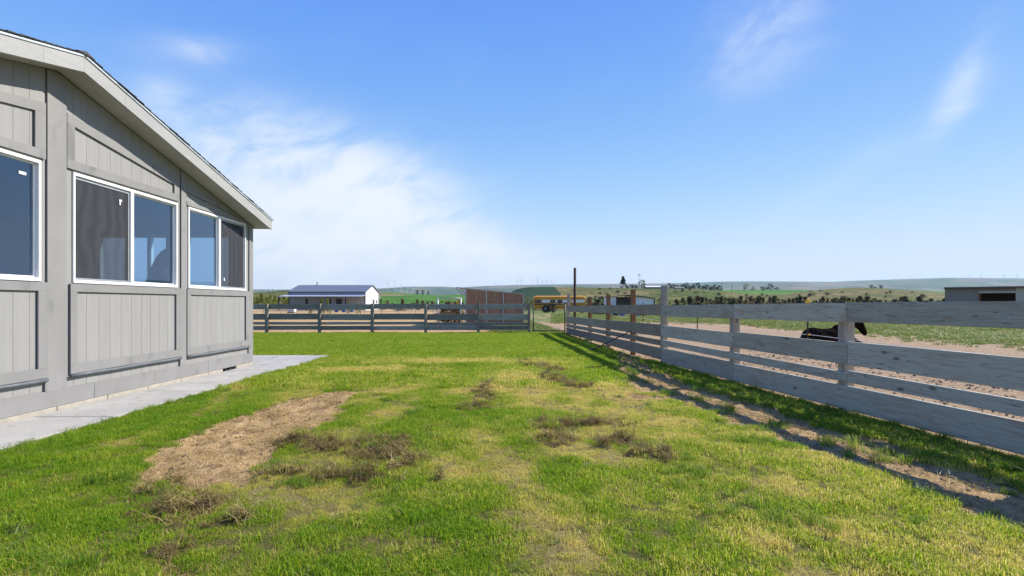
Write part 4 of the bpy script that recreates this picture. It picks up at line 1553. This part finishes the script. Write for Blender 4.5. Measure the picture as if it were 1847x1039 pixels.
for xx in (x0 - .04, x1 + .02):
    B(MB().box(xx - .1, xx + .06, y0 - .06, y0 - .032, 0, ze - .1), 'corner_trim', M_btrim)
B(MB().box(x0 - .2, x1 + .2, y0 - .36, y0 - .33, ze - .16, ze - .082), 'gutter', M_btrim)
B(MB().box(x1, x1 + .03, 103.0, 105.6, 0, 2.2), 'big_door', M_paper)
B(MB().box(x1, x1 + .05, 106.4, 107.5, 1.3, 2.2), 'window', M_btrim)
B(MB().box(x1, x1 + .05, 109.2, 109.9, 1.4, 2.1), 'window', M_btrim)
B(MB().tube([(-41.6, 106.5, zr - .1), (-41.6, 106.5, zr + .75)], .09, 6), 'flue', M_btrim)
for xx, ww in ((-41.8, .5), (-37.0, .4), (-35.6, 1.2)):
    B(MB().box(xx, xx + ww, y0 - .07, y0 - .035, 0, 2.3), 'door', M_btrim)

# corral panels between fence and barn
co = empty('pipe_corral', (-20, 62, 0))
tag(co, 'thin pipe corral panels in front of the blue-roofed barn', 'corral')
for k in range(15):
    xx = -33 + k * 2.1
    MB().tube([(xx, 62, -.1), (xx, 62, 1.3)], .035, 6, False).build('upright', M_galv, co)
for z in (.35, .65, .95, 1.27):
    MB().tube([(-33, 62, z), (-3.6, 62, z)], .022, 6, False).build('pipe', M_galv, co)
M_blue = surf('blue_barrel_plastic', (.02, .10, .32), (.03, .12, .36), rough=.4)
for i, p in enumerate((607, 620, 634)):
    Y = 78
    xx = sx(p, Y)
    o = empty('barrel', (xx, Y, 0))
    tag(o, 'blue plastic barrel standing in front of the barn', 'barrel', 'blue barrels')
    MB().tube([(xx, Y, 0), (xx, Y, .05), (xx, Y, .3), (xx, Y, .33), (xx, Y, .62), (xx, Y, .65), (xx, Y, .9), (xx, Y, .95)], [.27, .29, .29, .305, .305, .29, .29, .26], 14).build('drum', M_blue, o, True)
    MB().tube([(xx, Y, .951), (xx, Y, .965)], .25, 14).build('lid', M_blue, o)
tk = empty('white_tank', (sx(527, 72), 72, 0))
tag(tk, 'white caged liquid tank behind the back fence by the barn', 'tank')
xx = sx(527, 72)
MB().box(xx - .45, xx + .45, 71.6, 72.4, .14, 1.05, c=.06).build('bottle', M_paper, tk)
for k in range(5):
    MB().tube([(xx - .48, 71.57, .14 + k * .22), (xx + .48, 71.57, .14 + k * .22)], .012, 5).build('cage_bar', M_galv, tk)
for k in range(5):
    MB().tube([(xx - .46 + k * .23, 71.56, .1), (xx - .46 + k * .23, 71.56, 1.06)], .012, 5).build('cage_bar', M_galv, tk)
MB().box(xx - .5, xx + .5, 71.5, 72.5, 0, .13, c=.01).build('pallet', W_brown, tk)
for p, h in ((580, 2.1), (590, 2.0), (628, 1.6), (646, 1.5), (560, 1.3)):
    tree('wil', 'young_willow', sx(p, 66), 66, 0, h, 1.1, 'slender young willow in front of the barn lean-to', 'tree', 'young willows by the corral')
# brush heap inside the arch
for i in range(5):
    tree('brn', 'brush_heap', sx(801 + i * 6, 36), 36 + .3 * i, 0, 1.25 + .15 * (i % 2), 1.5, 'brown brush heaped behind the steel gate frame', 'shrub', 'brush behind the gate frame')
MB().tube([(bk.location.x, 33, 1.3), (bk.location.x, 33, 1.62)], [.12, .15], 12).build('pail', M_yellow, bk, True)
MB().tube([(bk.location.x - .15, 33, 1.6), (bk.location.x, 33, 1.8), (bk.location.x + .15, 33, 1.6)], .008, 5).build('handle', M_galv, bk)
MB().tube([(bk.location.x, 33.17, -.1), (bk.location.x, 33.17, 1.66)], .03, 6).build('hanger_post', M_tpost, bk)
tag(bk, 'yellow bucket hanging on a stake inside the steel gate frame', 'bucket')

# ------------------------------------------------------------------ school bus
M_bus = surf('school_bus_yellow', (.62, .27, .012), (.56, .24, .012), scale=2, rough=.4)
M_wht = surf('white_bus_panel', (.72, .72, .70), (.66, .66, .64), rough=.5)
M_dglass = surf('dark_window_glass', (.012, .013, .016), (.02, .02, .024), rough=.1, spec=.6)
M_tyre = surf('tyre_rubber', (.015, .015, .015), (.025, .024, .022), rough=.9)
BY = 80.0
bx0, bx1 = sx(962, BY), sx(1057, BY)
bus = empty('school_bus', ((bx0 + bx1) / 2, BY + 1.2, 0))
tag(bus, 'yellow school bus with white panels over its windows', 'bus')
sec = [(BY, .45), (BY, 1.75), (BY + .06, 1.95), (BY + .10, 2.2), (BY + .22, 2.42), (BY + .5, 2.56), (BY + 1.2, 2.62), (BY + 1.9, 2.56), (BY + 2.18, 2.42), (BY + 2.3, 2.2), (BY + 2.34, 1.95), (BY + 2.4, 1.75), (BY + 2.4, .45)]
mb = MB()
stn = [(bx0, .90, -.25), (bx0 + .12, .97, -.08), (bx0 + .45, 1, 0), (bx1 - .25, 1, 0), (bx1 - .06, .98, -.05), (bx1, .95, -.12)]
for (xx, s_, dz) in stn:
    for (yy, zz) in sec:
        mb.v.append((xx, BY + 1.2 + (yy - BY - 1.2) * s_, zz + dz * (zz > 2)))
ns = len(sec)
for i in range(len(stn) - 1):
    for k in range(ns - 1):
        mb.f.append((i * ns + k, (i + 1) * ns + k, (i + 1) * ns + k + 1, i * ns + k + 1))
        mb.m.append(0)
mb.f.append(tuple(range(ns)))
mb.f.append(tuple((len(stn) - 1) * ns + k for k in reversed(range(ns))))
mb.m += [0, 0]
mb.build('body', M_bus, bus)
bp_ = lambda p: sx(p, BY)
for a, b, m, n in ((964, 976.5, M_dglass, 'window'), (977.5, 991.5, M_wht, 'window_panel'), (992.5, 1001.5, M_dglass, 'window'), (1005.5, 1014, M_dglass, 'window'), (1016, 1029, M_wht, 'window_panel'), (1031, 1054.5, M_wht, 'window_panel')):
    MB().box(bp_(a), bp_(b), BY - .012 + .0, BY + .09, 1.50, 1.95, c=.01).build(n, m, bus)
for a, b in ((1002, 1005), (991.6, 992.3), (1014.3, 1015.8)):
    MB().box(bp_(a), bp_(b), BY - .010, BY + .08, 1.5, 1.95).build('window_panel', M_wht, bus)
for z in (.78, 1.12, 1.42):
    MB().box(bx0 + .3, bx1 - .05, BY - .02, BY + .002, z, z + .05).build('rub_rail', M_tyre, bus)
MB().box(bx0 - .012, bx0 + .004, BY + .3, BY + 2.1, 1.3, 1.95).build('windshield', M_dglass, bus)
MB().box(bx0 - .14, bx0 + .02, BY + .08, BY + 2.32, .42, .62, c=.02).build('bumper', M_tyre, bus)
MB().box(bp_(1006), bp_(1022), BY - .05, BY - .022, 1.34, 1.5).build('stop_arm', M_tyre, bus)
for px_ in (984, 1040):
    for yy in (BY + .12, BY + 2.28):
        xx = bp_(px_)
        w_ = MB().tube([(xx, yy - .13, .46), (xx, yy - .15, .46), (xx, yy + .13, .46), (xx, yy + .15, .46)], [.38, .46, .46, .38], 18).build('wheel', M_tyre, bus)
        MB().tube([(xx, yy - .17, .46), (xx, yy - .14, .46)], .24, 14).build('rim', M_galv, w_)
for px_ in (984, 1040):
    MB().tube([(bp_(px_), BY - .016, .50), (bp_(px_), BY - .003, .50)], .60, 18).build('wheel_arch', M_tyre, bus)
for yy in (BY + .35, BY + 2.05):
    MB().tube([(bx0 - .03, yy, .85), (bx0 + .01, yy, .85)], .11, 12).build('headlight', M_paper, bus)

# ------------------------------------------------------------------ white metal shed
PY = 60.0
ws = empty('white_shed', (sx(1139, PY), PY, 0))
tag(ws, 'white metal run-in shed with dark trim and an open bay', 'shed')
q = lambda p: sx(p, PY)
zr_ = lambda x: 2.33 - .35 * abs(x - q(1136)) / (q(1180) - q(1136)) * (1 if x > q(1136) else .55)


def ribbed(a, b, y, name, mat, back=0.0):
    mb = MB().prism([(a, .05), (b, .05), (b, zr_(b) - .03), (a, zr_(a) - .03)], (y, y + .05), 'y')
    n = max(2, int((b - a) / .22))
    for k in range(1, n):
        xx = a + (b - a) * k / n
        mb.box(xx - .018, xx + .018, y - .02, y, .06, zr_(xx) - .06)
    return mb.build(name, mat, ws)


M_wshed = surf('white_metal_panel', (.70, .73, .76), (.64, .67, .70), scale=1.5, rough=.5)
lp = ribbed(q(1099.5), q(1111.5), PY, 'wall_panel', M_wshed)
ribbed(q(1146.5), q(1179.5), PY, 'wall_panel', M_wshed)
ribbed(q(1108), q(1150), PY + 3.2, 'back_panel', surf('grey_metal_panel', (.32, .33, .34), (.28, .29, .30), rough=.5))
MB().box(q(1179.5), q(1180) + .04, PY + .01, PY + 3.4, .05, zr_(q(1180)) - .04).build('side_wall', M_wshed, ws)
MB().box(q(1099), q(1099.4), PY + .01, PY + 3.4, .05, zr_(q(1099)) - .04).build('side_wall', M_wshed, ws)
for p in (1099, 1112.3, 1128, 1145.6, 1180):
    MB().box(q(p) - .07, q(p) + .07, PY - .045, PY - .022, .0, zr_(q(p)) - .04).build('trim', M_btrim, ws)
for a, b in ((1096, 1136), (1136, 1181.5)):
    MB().prism([(q(a), zr_(q(a))), (q(b), zr_(q(b))), (q(b), zr_(q(b)) + .07), (q(a), zr_(q(a)) + .07)], (PY - .3, PY + 3.6), 'y').build('roof', M_btrim, ws)
d_ = MB().box(q(1107), q(1111), PY - .03, PY - .0205, .06, 1.55).build('door', M_wshed, ws)
for a, b, z0, z1 in ((1106.6, 1107, .06, 1.6), (1107, 1111, 1.55, 1.6)):
    MB().box(q(a), q(b), PY - .036, PY - .021, z0, z1).build('door_frame', M_btrim, ws)
# small clutter in front: feed tubs
for i, p in enumerate((1110, 1123, 1160, 1149)):
    Y = 52
    xx = sx(p, Y)
    o = MB().tube([(xx, Y, 0), (xx, Y, .02), (xx, Y, .45), (xx, Y, .47), (xx, Y, .45), (xx, Y, .05)], [.24, .26, .32, .34, .30, .22], 14, False).build('feed_tub', M_blue if i % 2 else M_tyre, None, True)
    tag(o, 'blue feed tub on the grass in front of the white shed' if i % 2 else 'black feed tub on the grass in front of the white shed', 'tub', 'blue feed tubs' if i % 2 else 'black feed tubs')
bl = MB().ell((sx(1129, 30), 30, .13), (.14, .14, .13), 14, 9).build('play_ball', surf('lime_rubber', (.35, .55, .12), (.30, .5, .1), rough=.4), None, True)
tag(bl, 'lime green ball lying in the paddock grass', 'ball')

# ------------------------------------------------------------------ shed with board wall and dark opening
M_osb = surf('weathered_osb', (.26, .225, .20), (.19, .165, .145), scale=16, rough=.9, bump=.5, bscale=40, c3=(.34, .30, .25), s3=28)
M_beige = surf('beige_shed_paint', (.48, .44, .36), (.42, .385, .32), scale=3, rough=.8)
os_ = empty('open_shed', (33.1, 35.0, 0))
tag(os_, 'pale panel-walled shed with a wide dark opening in the paddock', 'shed')


def osp(mb, name, mat):
    """shed part given in the shed's own axes: u along the front, v into the shed"""
    return link(name, mb.mesh(name, mat), os_)


for a, b in ((-2.04, -1.16), (-1.155, -.275)):
    osp(MB().box(a, b, 0, .03, 0, 2.45), 'wall_panel', M_osb)
osp(MB().box(-.27, -.17, -.03, .10, 0, 2.10), 'jamb', W_red)
osp(MB().box(-.27, 1.572, -.02, .06, 2.105, 2.24), 'lintel', M_beige)
osp(MB().box(-.272, 1.572, -.008, .03, 2.243, 2.45), 'header', M_osb)
osp(MB().box(1.575, 1.73, -.035, .10, 0, 2.45), 'jamb', M_beige)
for k in range(6):
    osp(MB().box(1.735 + k * .25, 1.735 + k * .25 + .244, -.01, .02, 0, 2.45), 'siding_board', M_beige)
osp(MB().box(-2.04, 3.23, 3.6, 3.64, 0, 2.45), 'back_wall', M_osb)
osp(MB().box(-2.07, -2.042, 0, 3.6, 0, 2.45), 'side_wall', M_osb)
osp(MB().box(3.235, 3.265, 0, 3.6, 0, 2.45), 'side_wall', M_beige)
osp(MB().prism([(-.25, 2.455), (3.8, 2.455), (3.8, 2.52), (-.25, 2.56)], (-2.12, 3.35), 'x'), 'roof', surf('brown_roof_edge', (.10, .08, .065), (.14, .11, .09), rough=.9))
os_.rotation_euler = (0, 0, -math.atan2(33.1, 35.0))

# ------------------------------------------------------------------ hilltop farm, poles, turbines
x, y, z = on_hill('near', 1185, 472)
fh = empty('farm_building', (x, y, z))
tag(fh, 'long hilltop farm building with a white roof', 'building')
MB().box(x - 10.5, x + 10.5, y, y + 8, z - 1, z + 1.6).build('wall', surf('teal_wall', (.10, .15, .16), (.09, .13, .14), rough=.7), fh)
MB().prism([(y - .6, z + 1.55), (y + 4, z + 2.9), (y + 8.6, z + 1.55)], (x - 11, x + 11), 'x').build('roof', M_wht, fh)
for k in range(5):
    MB().box(x - 9 + k * 4, x - 7.6 + k * 4, y - .05, y - .01, z + .3, z + 1.3).build('window', M_dglass, fh)
x, y, z = on_hill('near', 1226, 468)
fh = empty('farm_cottage', (x, y, z))
tag(fh, 'small low cottage among the dark hilltop trees', 'building')
MB().box(x - 4, x + 4, y, y + 6, z - 1, z + 1.2).build('wall', M_beige, fh)
MB().prism([(y - .4, z + 1.18), (y + 3, z + 2.1), (y + 6.4, z + 1.18)], (x - 4.4, x + 4.4), 'x').build('roof', M_osb, fh)
for k in range(3):
    MB().box(x - 3 + k * 2.4, x - 2 + k * 2.4, y - .05, y - .01, z + .2, z + .95).build('window', M_dglass, fh)
x, y, z = on_hill('near', 1153, 471)
lp_ = empty('light_pole', (x, y, z))
tag(lp_, 'tall floodlight pole above the round hilltop tree', 'light pole')
MB().tube([(x, y, z - .5), (x, y, z + 13.2)], [.22, .14], 6).build('mast', M_galv, lp_)
for dx in (-1.1, -.35, .4, 1.15):
    MB().box(x + dx - .35, x + dx + .25, y - .3, y + .3, z + 12.4 + .6 * (abs(dx) < .5), z + 13.1 + .6 * (abs(dx) < .5), c=.05).build('floodlight', M_galv, lp_)
M_pole = surf('utility_pole_wood', (.10, .075, .055), (.07, .055, .045), rough=.9)
for px, yt in ((1302, 510), (1320, 514), (1289, 517)):
    x, y, z = on_hill('near', px, 455)
    h = CH + (HY - yt) / F * 455 - z
    o = empty('utility_pole', (x, y, z))
    tag(o, 'wooden utility pole on the slope below the farmyard trees', 'utility pole', 'utility poles on the slope')
    MB().tube([(x, y, z - .5), (x, y, z + h)], [.2, .15], 6).build('mast', M_pole, o)
    MB().box(x - .9, x + .9, y - .08, y + .08, z + h - .7, z + h - .52).build('crossarm', M_pole, o)
M_turb = surf('turbine_white', (.8, .8, .8), (.76, .76, .76), rough=.5)


def turbine(px, Y, h, rot):
    x, y, z = on_hill('far', px, Y)
    o = empty('wind_turbine', (x, y, z))
    tag(o, 'slender white wind turbine on the hazy far ridge', 'wind turbine', 'wind turbines on the ridge')
    MB().tube([(x, y, z - 3), (x, y, z + h)], [2.8, 1.7], 8).build('tower', M_turb, o)
    MB().box(x - 2.2, x + 2.2, y - 6, y + 6, z + h, z + h + 4.4, c=.8).build('nacelle', M_turb, o)
    for k in range(3):
        a = rot + k * 2 * math.pi / 3
        L = h * .52
        p0 = Vector((x, y - 7.4, z + h + 2.2))
        d = Vector((math.sin(a), 0, math.cos(a)))
        MB().tube([p0, p0 + d * L * .25, p0 + d * L], [1.0, 1.7, .35], 6).build('blade', M_turb, o)
    MB().ell((x, y - 7.2, z + h + 2.2), (1.9, 2.2, 1.9), 8, 6).build('hub', M_turb, o)


for i, (px, Y, h) in enumerate(((933.5, 6950, 66), (940.5, 6950, 82), (969.5, 6950, 74), (979, 6990, 45), (986, 6990, 50), (995, 6990, 48), (893, 6990, 40), (700, 5600, 70), (713, 5500, 75), (724, 5600, 70), (734, 5500, 80), (745, 5700, 66), (489, 5600, 60), (497, 5500, 60),
                                 (1748, 6990, 30), (1769, 6990, 34), (1811, 6990, 42), (1834, 6990, 44))):
    turbine(px, Y, h, i * 1.3)

# ------------------------------------------------------------------ grass
def blade_mat(name, lush, mid, dry, tr=.52):
    m, t, out = newmat(name)
    d = N(t, 'ShaderNodeBsdfPrincipled', i_Roughness=.5)
    d.inputs['Specular IOR Level'].default_value = .3
    tl_ = N(t, 'ShaderNodeBsdfTranslucent')
    at = N(t, 'ShaderNodeAttribute', attribute_type='INSTANCER', attribute_name='tint')
    ra = N(t, 'ShaderNodeAttribute', attribute_type='GEOMETRY', attribute_name='blade')
    v = math_n(t, 'ADD', at.outputs['Fac'], math_n(t, 'MULTIPLY', math_n(t, 'SUBTRACT', ra.outputs['Fac'], .5), 1.0))
    c = mixc(t, smooth(t, v, .0, .55), lush, mid)
    c = mixc(t, smooth(t, v, .5, 1.0), c, dry)
    h = N(t, 'ShaderNodeHueSaturation')
    t.links.new(c, h.inputs['Color'])
    t.links.new(math_n(t, 'MULTIPLY_ADD', math_n(t, 'FRACT', math_n(t, 'MULTIPLY', ra.outputs['Fac'], 7.3)), .5, .75), h.inputs['Value'])
    t.links.new(h.outputs[0], d.inputs['Base Color'])
    t.links.new(h.outputs[0], tl_.inputs['Color'])
    mx = N(t, 'ShaderNodeMixShader')
    mx.inputs[0].default_value = tr
    t.links.new(d.outputs[0], mx.inputs[1])
    t.links.new(tl_.outputs[0], mx.inputs[2])
    t.links.new(mx.outputs[0], out.inputs['Surface'])
    return m


GM = blade_mat('grass_blade', (.185, .335, .016), (.46, .51, .036), (.72, .59, .20))
GT = blade_mat('tall_grass_blade', (.12, .24, .022), (.26, .37, .030), (.50, .45, .13))
GH = blade_mat('thatch_straw', (.25, .185, .06), (.37, .275, .095), (.55, .41, .17), .3)
GW = blade_mat('paddock_weed', (.15, .23, .04), (.26, .30, .07), (.46, .40, .19), .35)


def clump_mesh(n, rad, h0, h1, w, lean, seed, mat, curl=.4):
    r = np.random.default_rng(seed)
    V, Fc, A = [], [], []
    for i in range(n):
        a, q_ = r.uniform(0, 2 * math.pi), rad * math.sqrt(r.uniform())
        bx, by = q_ * math.cos(a), q_ * math.sin(a)
        h = r.uniform(h0, h1)
        fa = r.uniform(0, math.pi * 2)
        wx, wy = math.cos(fa) * w / 2, math.sin(fa) * w / 2
        la = r.uniform(0, 2 * math.pi)
        ll = abs(r.normal(0, lean)) * h
        lx, ly = math.cos(la) * ll, math.sin(la) * ll
        k = r.uniform(.3, 1) * curl
        b = len(V)
        V += [(bx - wx, by - wy, -.012), (bx + wx, by + wy, -.012), (bx + lx * .4 + wx * .8, by + ly * .4 + wy * .8, h * .58), (bx + lx * .4 - wx * .8, by + ly * .4 - wy * .8, h * .58), (bx + lx * (1 + k), by + ly * (1 + k), h * (1 - .25 * k))]
        Fc += [(b, b + 1, b + 2, b + 3), (b + 3, b + 2, b + 4)]
        A += [r.uniform()] * 5
    me = bpy.data.meshes.new('clump')
    me.from_pydata(V, [], Fc)
    at = me.attributes.new('blade', 'FLOAT', 'POINT')
    at.data.foreach_set('value', A)
    me.materials.append(mat)
    return me


def scatter(name, x, y, scale, tint, metas, label, tilt=.1, zoff=0.0, parent=None, wind=0.0):
    n = len(x)
    z = ground_z(x, y) + zoff
    me = bpy.data.meshes.new(name)
    me.vertices.add(n)
    me.vertices.foreach_set('co', np.stack([x, y, z], -1).astype(np.float32).ravel())
    rot = np.stack([rng.normal(0, tilt, n), rng.normal(0, tilt, n), rng.uniform(0, 6.283, n)], -1)
    for nm, ty, ar in (('rot', 'FLOAT_VECTOR', rot), ('scl', 'FLOAT', scale), ('tint', 'FLOAT', tint), ('pick', 'INT', rng.integers(0, len(metas), n))):
        a = me.attributes.new(nm, ty, 'POINT')
        if ty == 'FLOAT_VECTOR':
            a.data.foreach_set('vector', ar.astype(np.float32).ravel())
        elif ty == 'INT':
            a.data.foreach_set('value', ar.astype(np.int32))
        else:
            a.data.foreach_set('value', np.asarray(ar, np.float32))
    o = link(name, me)
    cc = bpy.data.collections.new(name + '_clumps')
    for i, m_ in enumerate(metas):
        cc.objects.link(bpy.data.objects.new('%s_clump_%02d' % (name, i), m_))
    ng = bpy.data.node_groups.new(name, 'GeometryNodeTree')
    ng.interface.new_socket('Geometry', in_out='INPUT', socket_type='NodeSocketGeometry')
    ng.interface.new_socket('Geometry', in_out='OUTPUT', socket_type='NodeSocketGeometry')
    gi, go = ng.nodes.new('NodeGroupInput'), ng.nodes.new('NodeGroupOutput')
    ci = ng.nodes.new('GeometryNodeCollectionInfo')
    ci.inputs['Collection'].default_value = cc
    ci.inputs['Separate Children'].default_value = True
    ci.inputs['Reset Children'].default_value = True
    ip = ng.nodes.new('GeometryNodeInstanceOnPoints')
    ip.inputs['Pick Instance'].default_value = True

    def na(nm, ty):
        nn = ng.nodes.new('GeometryNodeInputNamedAttribute')
        nn.data_type = ty
        nn.inputs['Name'].default_value = nm
        return nn.outputs[0]
    e2r = ng.nodes.new('FunctionNodeEulerToRotation')
    L = ng.links.new
    L(gi.outputs[0], ip.inputs['Points'])
    L(ci.outputs[0], ip.inputs['Instance'])
    L(na('pick', 'INT'), ip.inputs['Instance Index'])
    L(na('rot', 'FLOAT_VECTOR'), e2r.inputs[0])
    L(e2r.outputs[0], ip.inputs['Rotation'])
    L(na('scl', 'FLOAT'), ip.inputs['Scale'])
    L(ip.outputs[0], go.inputs[0])
    md = o.modifiers.new('scatter', 'NODES')
    md.node_group = ng
    tag(o, label, 'grass', kind='stuff')
    return o


def field_pts(x0, x1, y0, y1, dens):
    n = int((x1 - x0) * (y1 - y0) * dens)
    x, y = rng.uniform(x0, x1, n), rng.uniform(y0, y1, n)
    # only where the camera, or one standing a step to the side, can look
    k = (np.abs(x) < y * 1.03 + 1.6) & ~((x < -5.7) & (y < 11.4))
    k &= ~((x < PATH_X + .015) & (y < 13.3))
    return x[k], y[k]


def lawn_layer(x, y, m, extra=0):
    keep = (m['dirt'] < rng.uniform(.15, .75, len(x))) & (m['side'] > .03) & (m['thatch'] < rng.uniform(.3, 1.3, len(x)))
    return keep


CL_near = [clump_mesh(64, .072, .012, .040, .0036, .60, 200 + i, GM) for i in range(6)]
CL_far = [clump_mesh(60, .15, .03, .065, .0085, .45, 220 + i, GM) for i in range(5)]
CL_tall = [clump_mesh(44, .075, .06, .135, .0052, .55, 240 + i, GT, .8) for i in range(5)]
CL_that = [clump_mesh(50, .06, .008, .038, .0042, 2.0, 260 + i, GH, .9) for i in range(5)]
CL_straw = [clump_mesh(22, .10, .004, .016, .0035, 4.5, 280 + i, GH, .9) for i in range(5)]
CL_weed = [clump_mesh(26, .13, .03, .11, .016, .9, 300 + i, GW, .7) for i in range(5)]

# short lawn, near
x, y = field_pts(-5, 5.6, 1.9, 8.2, 470)
m = ground_masks(x, y)
k = lawn_layer(x, y, m)
k &= rng.uniform(0, 1, len(x)) < .40 + .8 * sstep(fbm(x * 5.5, y * 5.5, 79, 3), .30, .52)
x, y = x[k], y[k]
m = {a: b[k] for a, b in m.items()}
big = fbm(x * 1.1, y * 1.1, 71, 4)
med = fbm(x * 4.2, y * 4.2, 73, 3)
tint = .24 + .74 * m['dry'] + (big - .5) * 1.2 + (med - .5) * .9 + rng.normal(0, .12, len(x))
tint += .14 * sstep(x, -.5, 2.2) - .16 * sstep(-x, .3, 2.5)                               # cooler, greener turf towards the house
scale = (.90 - .30 * m['dry']) * rng.uniform(.7, 1.25, len(x)) * (.72 + .62 * sstep(fbm(x * 3.4, y * 3.4, 77, 4), .32, .68))
scatter('lawn_grass', x, y, scale, tint, CL_near, 'short mown lawn grass around the camera, green to straw yellow')
# short lawn, far
x, y = field_pts(-24, 4.8, 8.2, 23.45, 95)
m = ground_masks(x, y)
k = lawn_layer(x, y, m)
x, y = x[k], y[k]
m = {a: b[k] for a, b in m.items()}
big = fbm(x * .9, y * .9, 71, 4)
lushz = sstep(y, 11.5, 15)
tint = .12 + .75 * m['dry'] * (1 - lushz) + (big - .5) * (.9 - .6 * lushz) + rng.normal(0, .12, len(x)) + .10
scatter('far_lawn_grass', x, y, rng.uniform(.75, 1.15, len(x)), tint, CL_far, 'even bright green lawn grass reaching the back fence')
# tall tufts
x, y = field_pts(-5, 5.6, 1.9, 13.5, 150)
m = ground_masks(x, y)
rnd = rng.uniform(0, 1, len(x))
tuft = sstep(fbm(x * 3.1 + 9, y * 3.1, 91, 3), .63, .72) * .5
k = (np.maximum(m['tall'], tuft * (1 - m['dry'])) > rnd * .9 + .08) & (m['side'] > .028) & (m['dirt'] < .75) & (m['thatch'] < .5)
x, y = x[k], y[k]
m = {a: b[k] for a, b in m.items()}
sc_ = rng.uniform(.45, .85, len(x)) * np.where(m['tall'] > .3, 1.05, .75)
sc_ *= np.where(m['side'] < 1.1, 1.0, .9)
scatter('tall_grass', x, y, sc_, rng.normal(.2, .2, len(x)), CL_tall, 'taller dark green grass tufts along the fence, walk and bare patch')
# sparse weeds growing in the bare dirt strip
x, y = field_pts(0, 5.6, 1.9, 14, 60)
m = ground_masks(x, y)
k = (m['dirt'] > .5) & (m['side'] > .1) & (fbm(x * 2.6, y * 2.6, 97, 3) > .57)
scatter('dirt_strip_weeds', x[k], y[k], rng.uniform(.4, 1.0, k.sum()), rng.normal(.3, .25, k.sum()), CL_tall, 'sparse weed tufts growing in the bare strip along the fence')
# thatch heaps
x, y = field_pts(-5, 5, 1.9, 14, 420)
m = ground_masks(x, y)
k = (m['thatch'] > rng.uniform(.2, .8, len(x))) & (m['side'] > .3)
scatter('dead_thatch', x[k], y[k], rng.uniform(.5, 1.2, k.sum()), rng.normal(.15, .3, k.sum()), CL_that, 'raked brown dead grass lying in clumps on the lawn', .5, .0)
# loose straw on bare soil and through the lawn
x, y = field_pts(-5, 5.3, 1.9, 14, 160)
m = ground_masks(x, y)
k = ((m['dirt'] > .35) | (rng.uniform(0, 1, len(x)) < .10 + .3 * m['dry'])) & (m['side'] > .05)
scatter('loose_straw', x[k], y[k], rng.uniform(.6, 1.2, k.sum()), rng.normal(.6, .3, k.sum()), CL_straw, 'loose straw litter scattered over the bare soil', .15, .006)
# paddock weeds
n = 62000
yy = 9 + 55 * rng.uniform(0, 1, n) ** 1.4
xx = rng.uniform(.08, 1.5, n) * yy
m = ground_masks(xx, yy)
k = (m['pad'] > .5) & (m['dirt'] < rng.uniform(.1, .9, n))
scatter('paddock_weeds', xx[k], yy[k], rng.uniform(.5, 1.3, k.sum()) * (.8 + yy[k] / 60), rng.normal(.35, .25, k.sum()), CL_weed, 'patchy low green weeds growing over the paddock dirt')
# weeds behind the gate
n = 7000
yy = 24.2 + 40 * rng.uniform(0, 1, n) ** 1.5
xx = yy * rng.uniform(-.04, .13, n)
m = ground_masks(xx, yy)
k = (m['pad'] < .5) & (m['dirt'] < rng.uniform(.1, .9, n)) & ~((yy > 31.5) & (yy < 36) & (xx < .9))
scatter('track_weeds', xx[k], yy[k], rng.uniform(.5, 1.2, k.sum()) * (.8 + yy[k] / 60), rng.normal(.3, .25, k.sum()), CL_weed, 'green weeds covering the track beyond the metal gate')

x, y = field_pts(-4.8, 5.0, 1.9, 12, 7)
m = ground_masks(x, y)
k = (m['dirt'] < .4) & (m['side'] > .2) & (fbm(x * 1.3, y * 1.3, 121, 3) > .48)
scatter('lawn_weeds', x[k], y[k], rng.uniform(.25, .6, k.sum()), rng.normal(.2, .2, k.sum()), CL_weed, 'small broad-leaved weeds dotted through the mown lawn')

# clods and stones
M_clod = surf('soil_clod', (.24, .165, .10), (.14, .095, .06), scale=20, rough=.95, bump=.6)
M_stone = surf('field_stone', (.40, .33, .26), (.30, .25, .20), scale=9, rough=.9, bump=.4)


def rock_mesh(seed, mat):
    r = random.Random(seed)
    bm = bmesh.new()
    bmesh.ops.create_icosphere(bm, subdivisions=1, radius=1)
    for v in bm.verts:
        v.co *= r.uniform(.65, 1.15)
        v.co.z *= .6
    me = bpy.data.meshes.new('stone')
    bm.to_mesh(me)
    bm.free()
    me.materials.append(mat)
    return me


ROCK = [rock_mesh(i, M_stone) for i in range(4)]
for i in range(30):
    y = random.uniform(12.6, 22.5)
    x = float(fence_x(np.array(y))) + random.uniform(-.4, .15)
    o = link('stone', ROCK[i % 4])
    s = random.uniform(.03, .09)
    o.scale = (s, s * random.uniform(.7, 1.2), s)
    o.rotation_euler = (0, 0, random.uniform(0, 6))
    o.location = (x, y, .0)
    tag(o, 'small tan stone lying at the foot of the brown fence', 'stone', 'stones along the fence foot')
CLODS = [rock_mesh(40 + i, M_clod) for i in range(4)]
x, y = field_pts(-5, 9, 1.9, 14, 60)
m = ground_masks(x, y)
k = (m['dirt'] > .6)
scatter('soil_clods', x[k], y[k], rng.uniform(.004, .022, k.sum()) * np.where(m['side'][k] < 0, 1.6, 1), rng.normal(.5, .2, k.sum()), CLODS, 'small soil clods strewn on the bare dirt', .3)

# ------------------------------------------------------------------ air
hz = MB().box(-9300, 9300, -80, 9300, -5, 520).build('haze', [])
vm, vt, vout = newmat('haze_air')
pv = N(vt, 'ShaderNodeVolumePrincipled')
pv.inputs['Color'].default_value = (.55, .78, 1.0, 1)
pv.inputs['Density'].default_value = 4.0e-5
pv.inputs['Anisotropy'].default_value = .2
vt.links.new(pv.outputs[0], vout.inputs['Volume'])
hz.data.materials.clear()
hz.data.materials.append(vm)
tag(hz, 'pale blue summer air fading the far ridge', 'haze', kind='stuff')
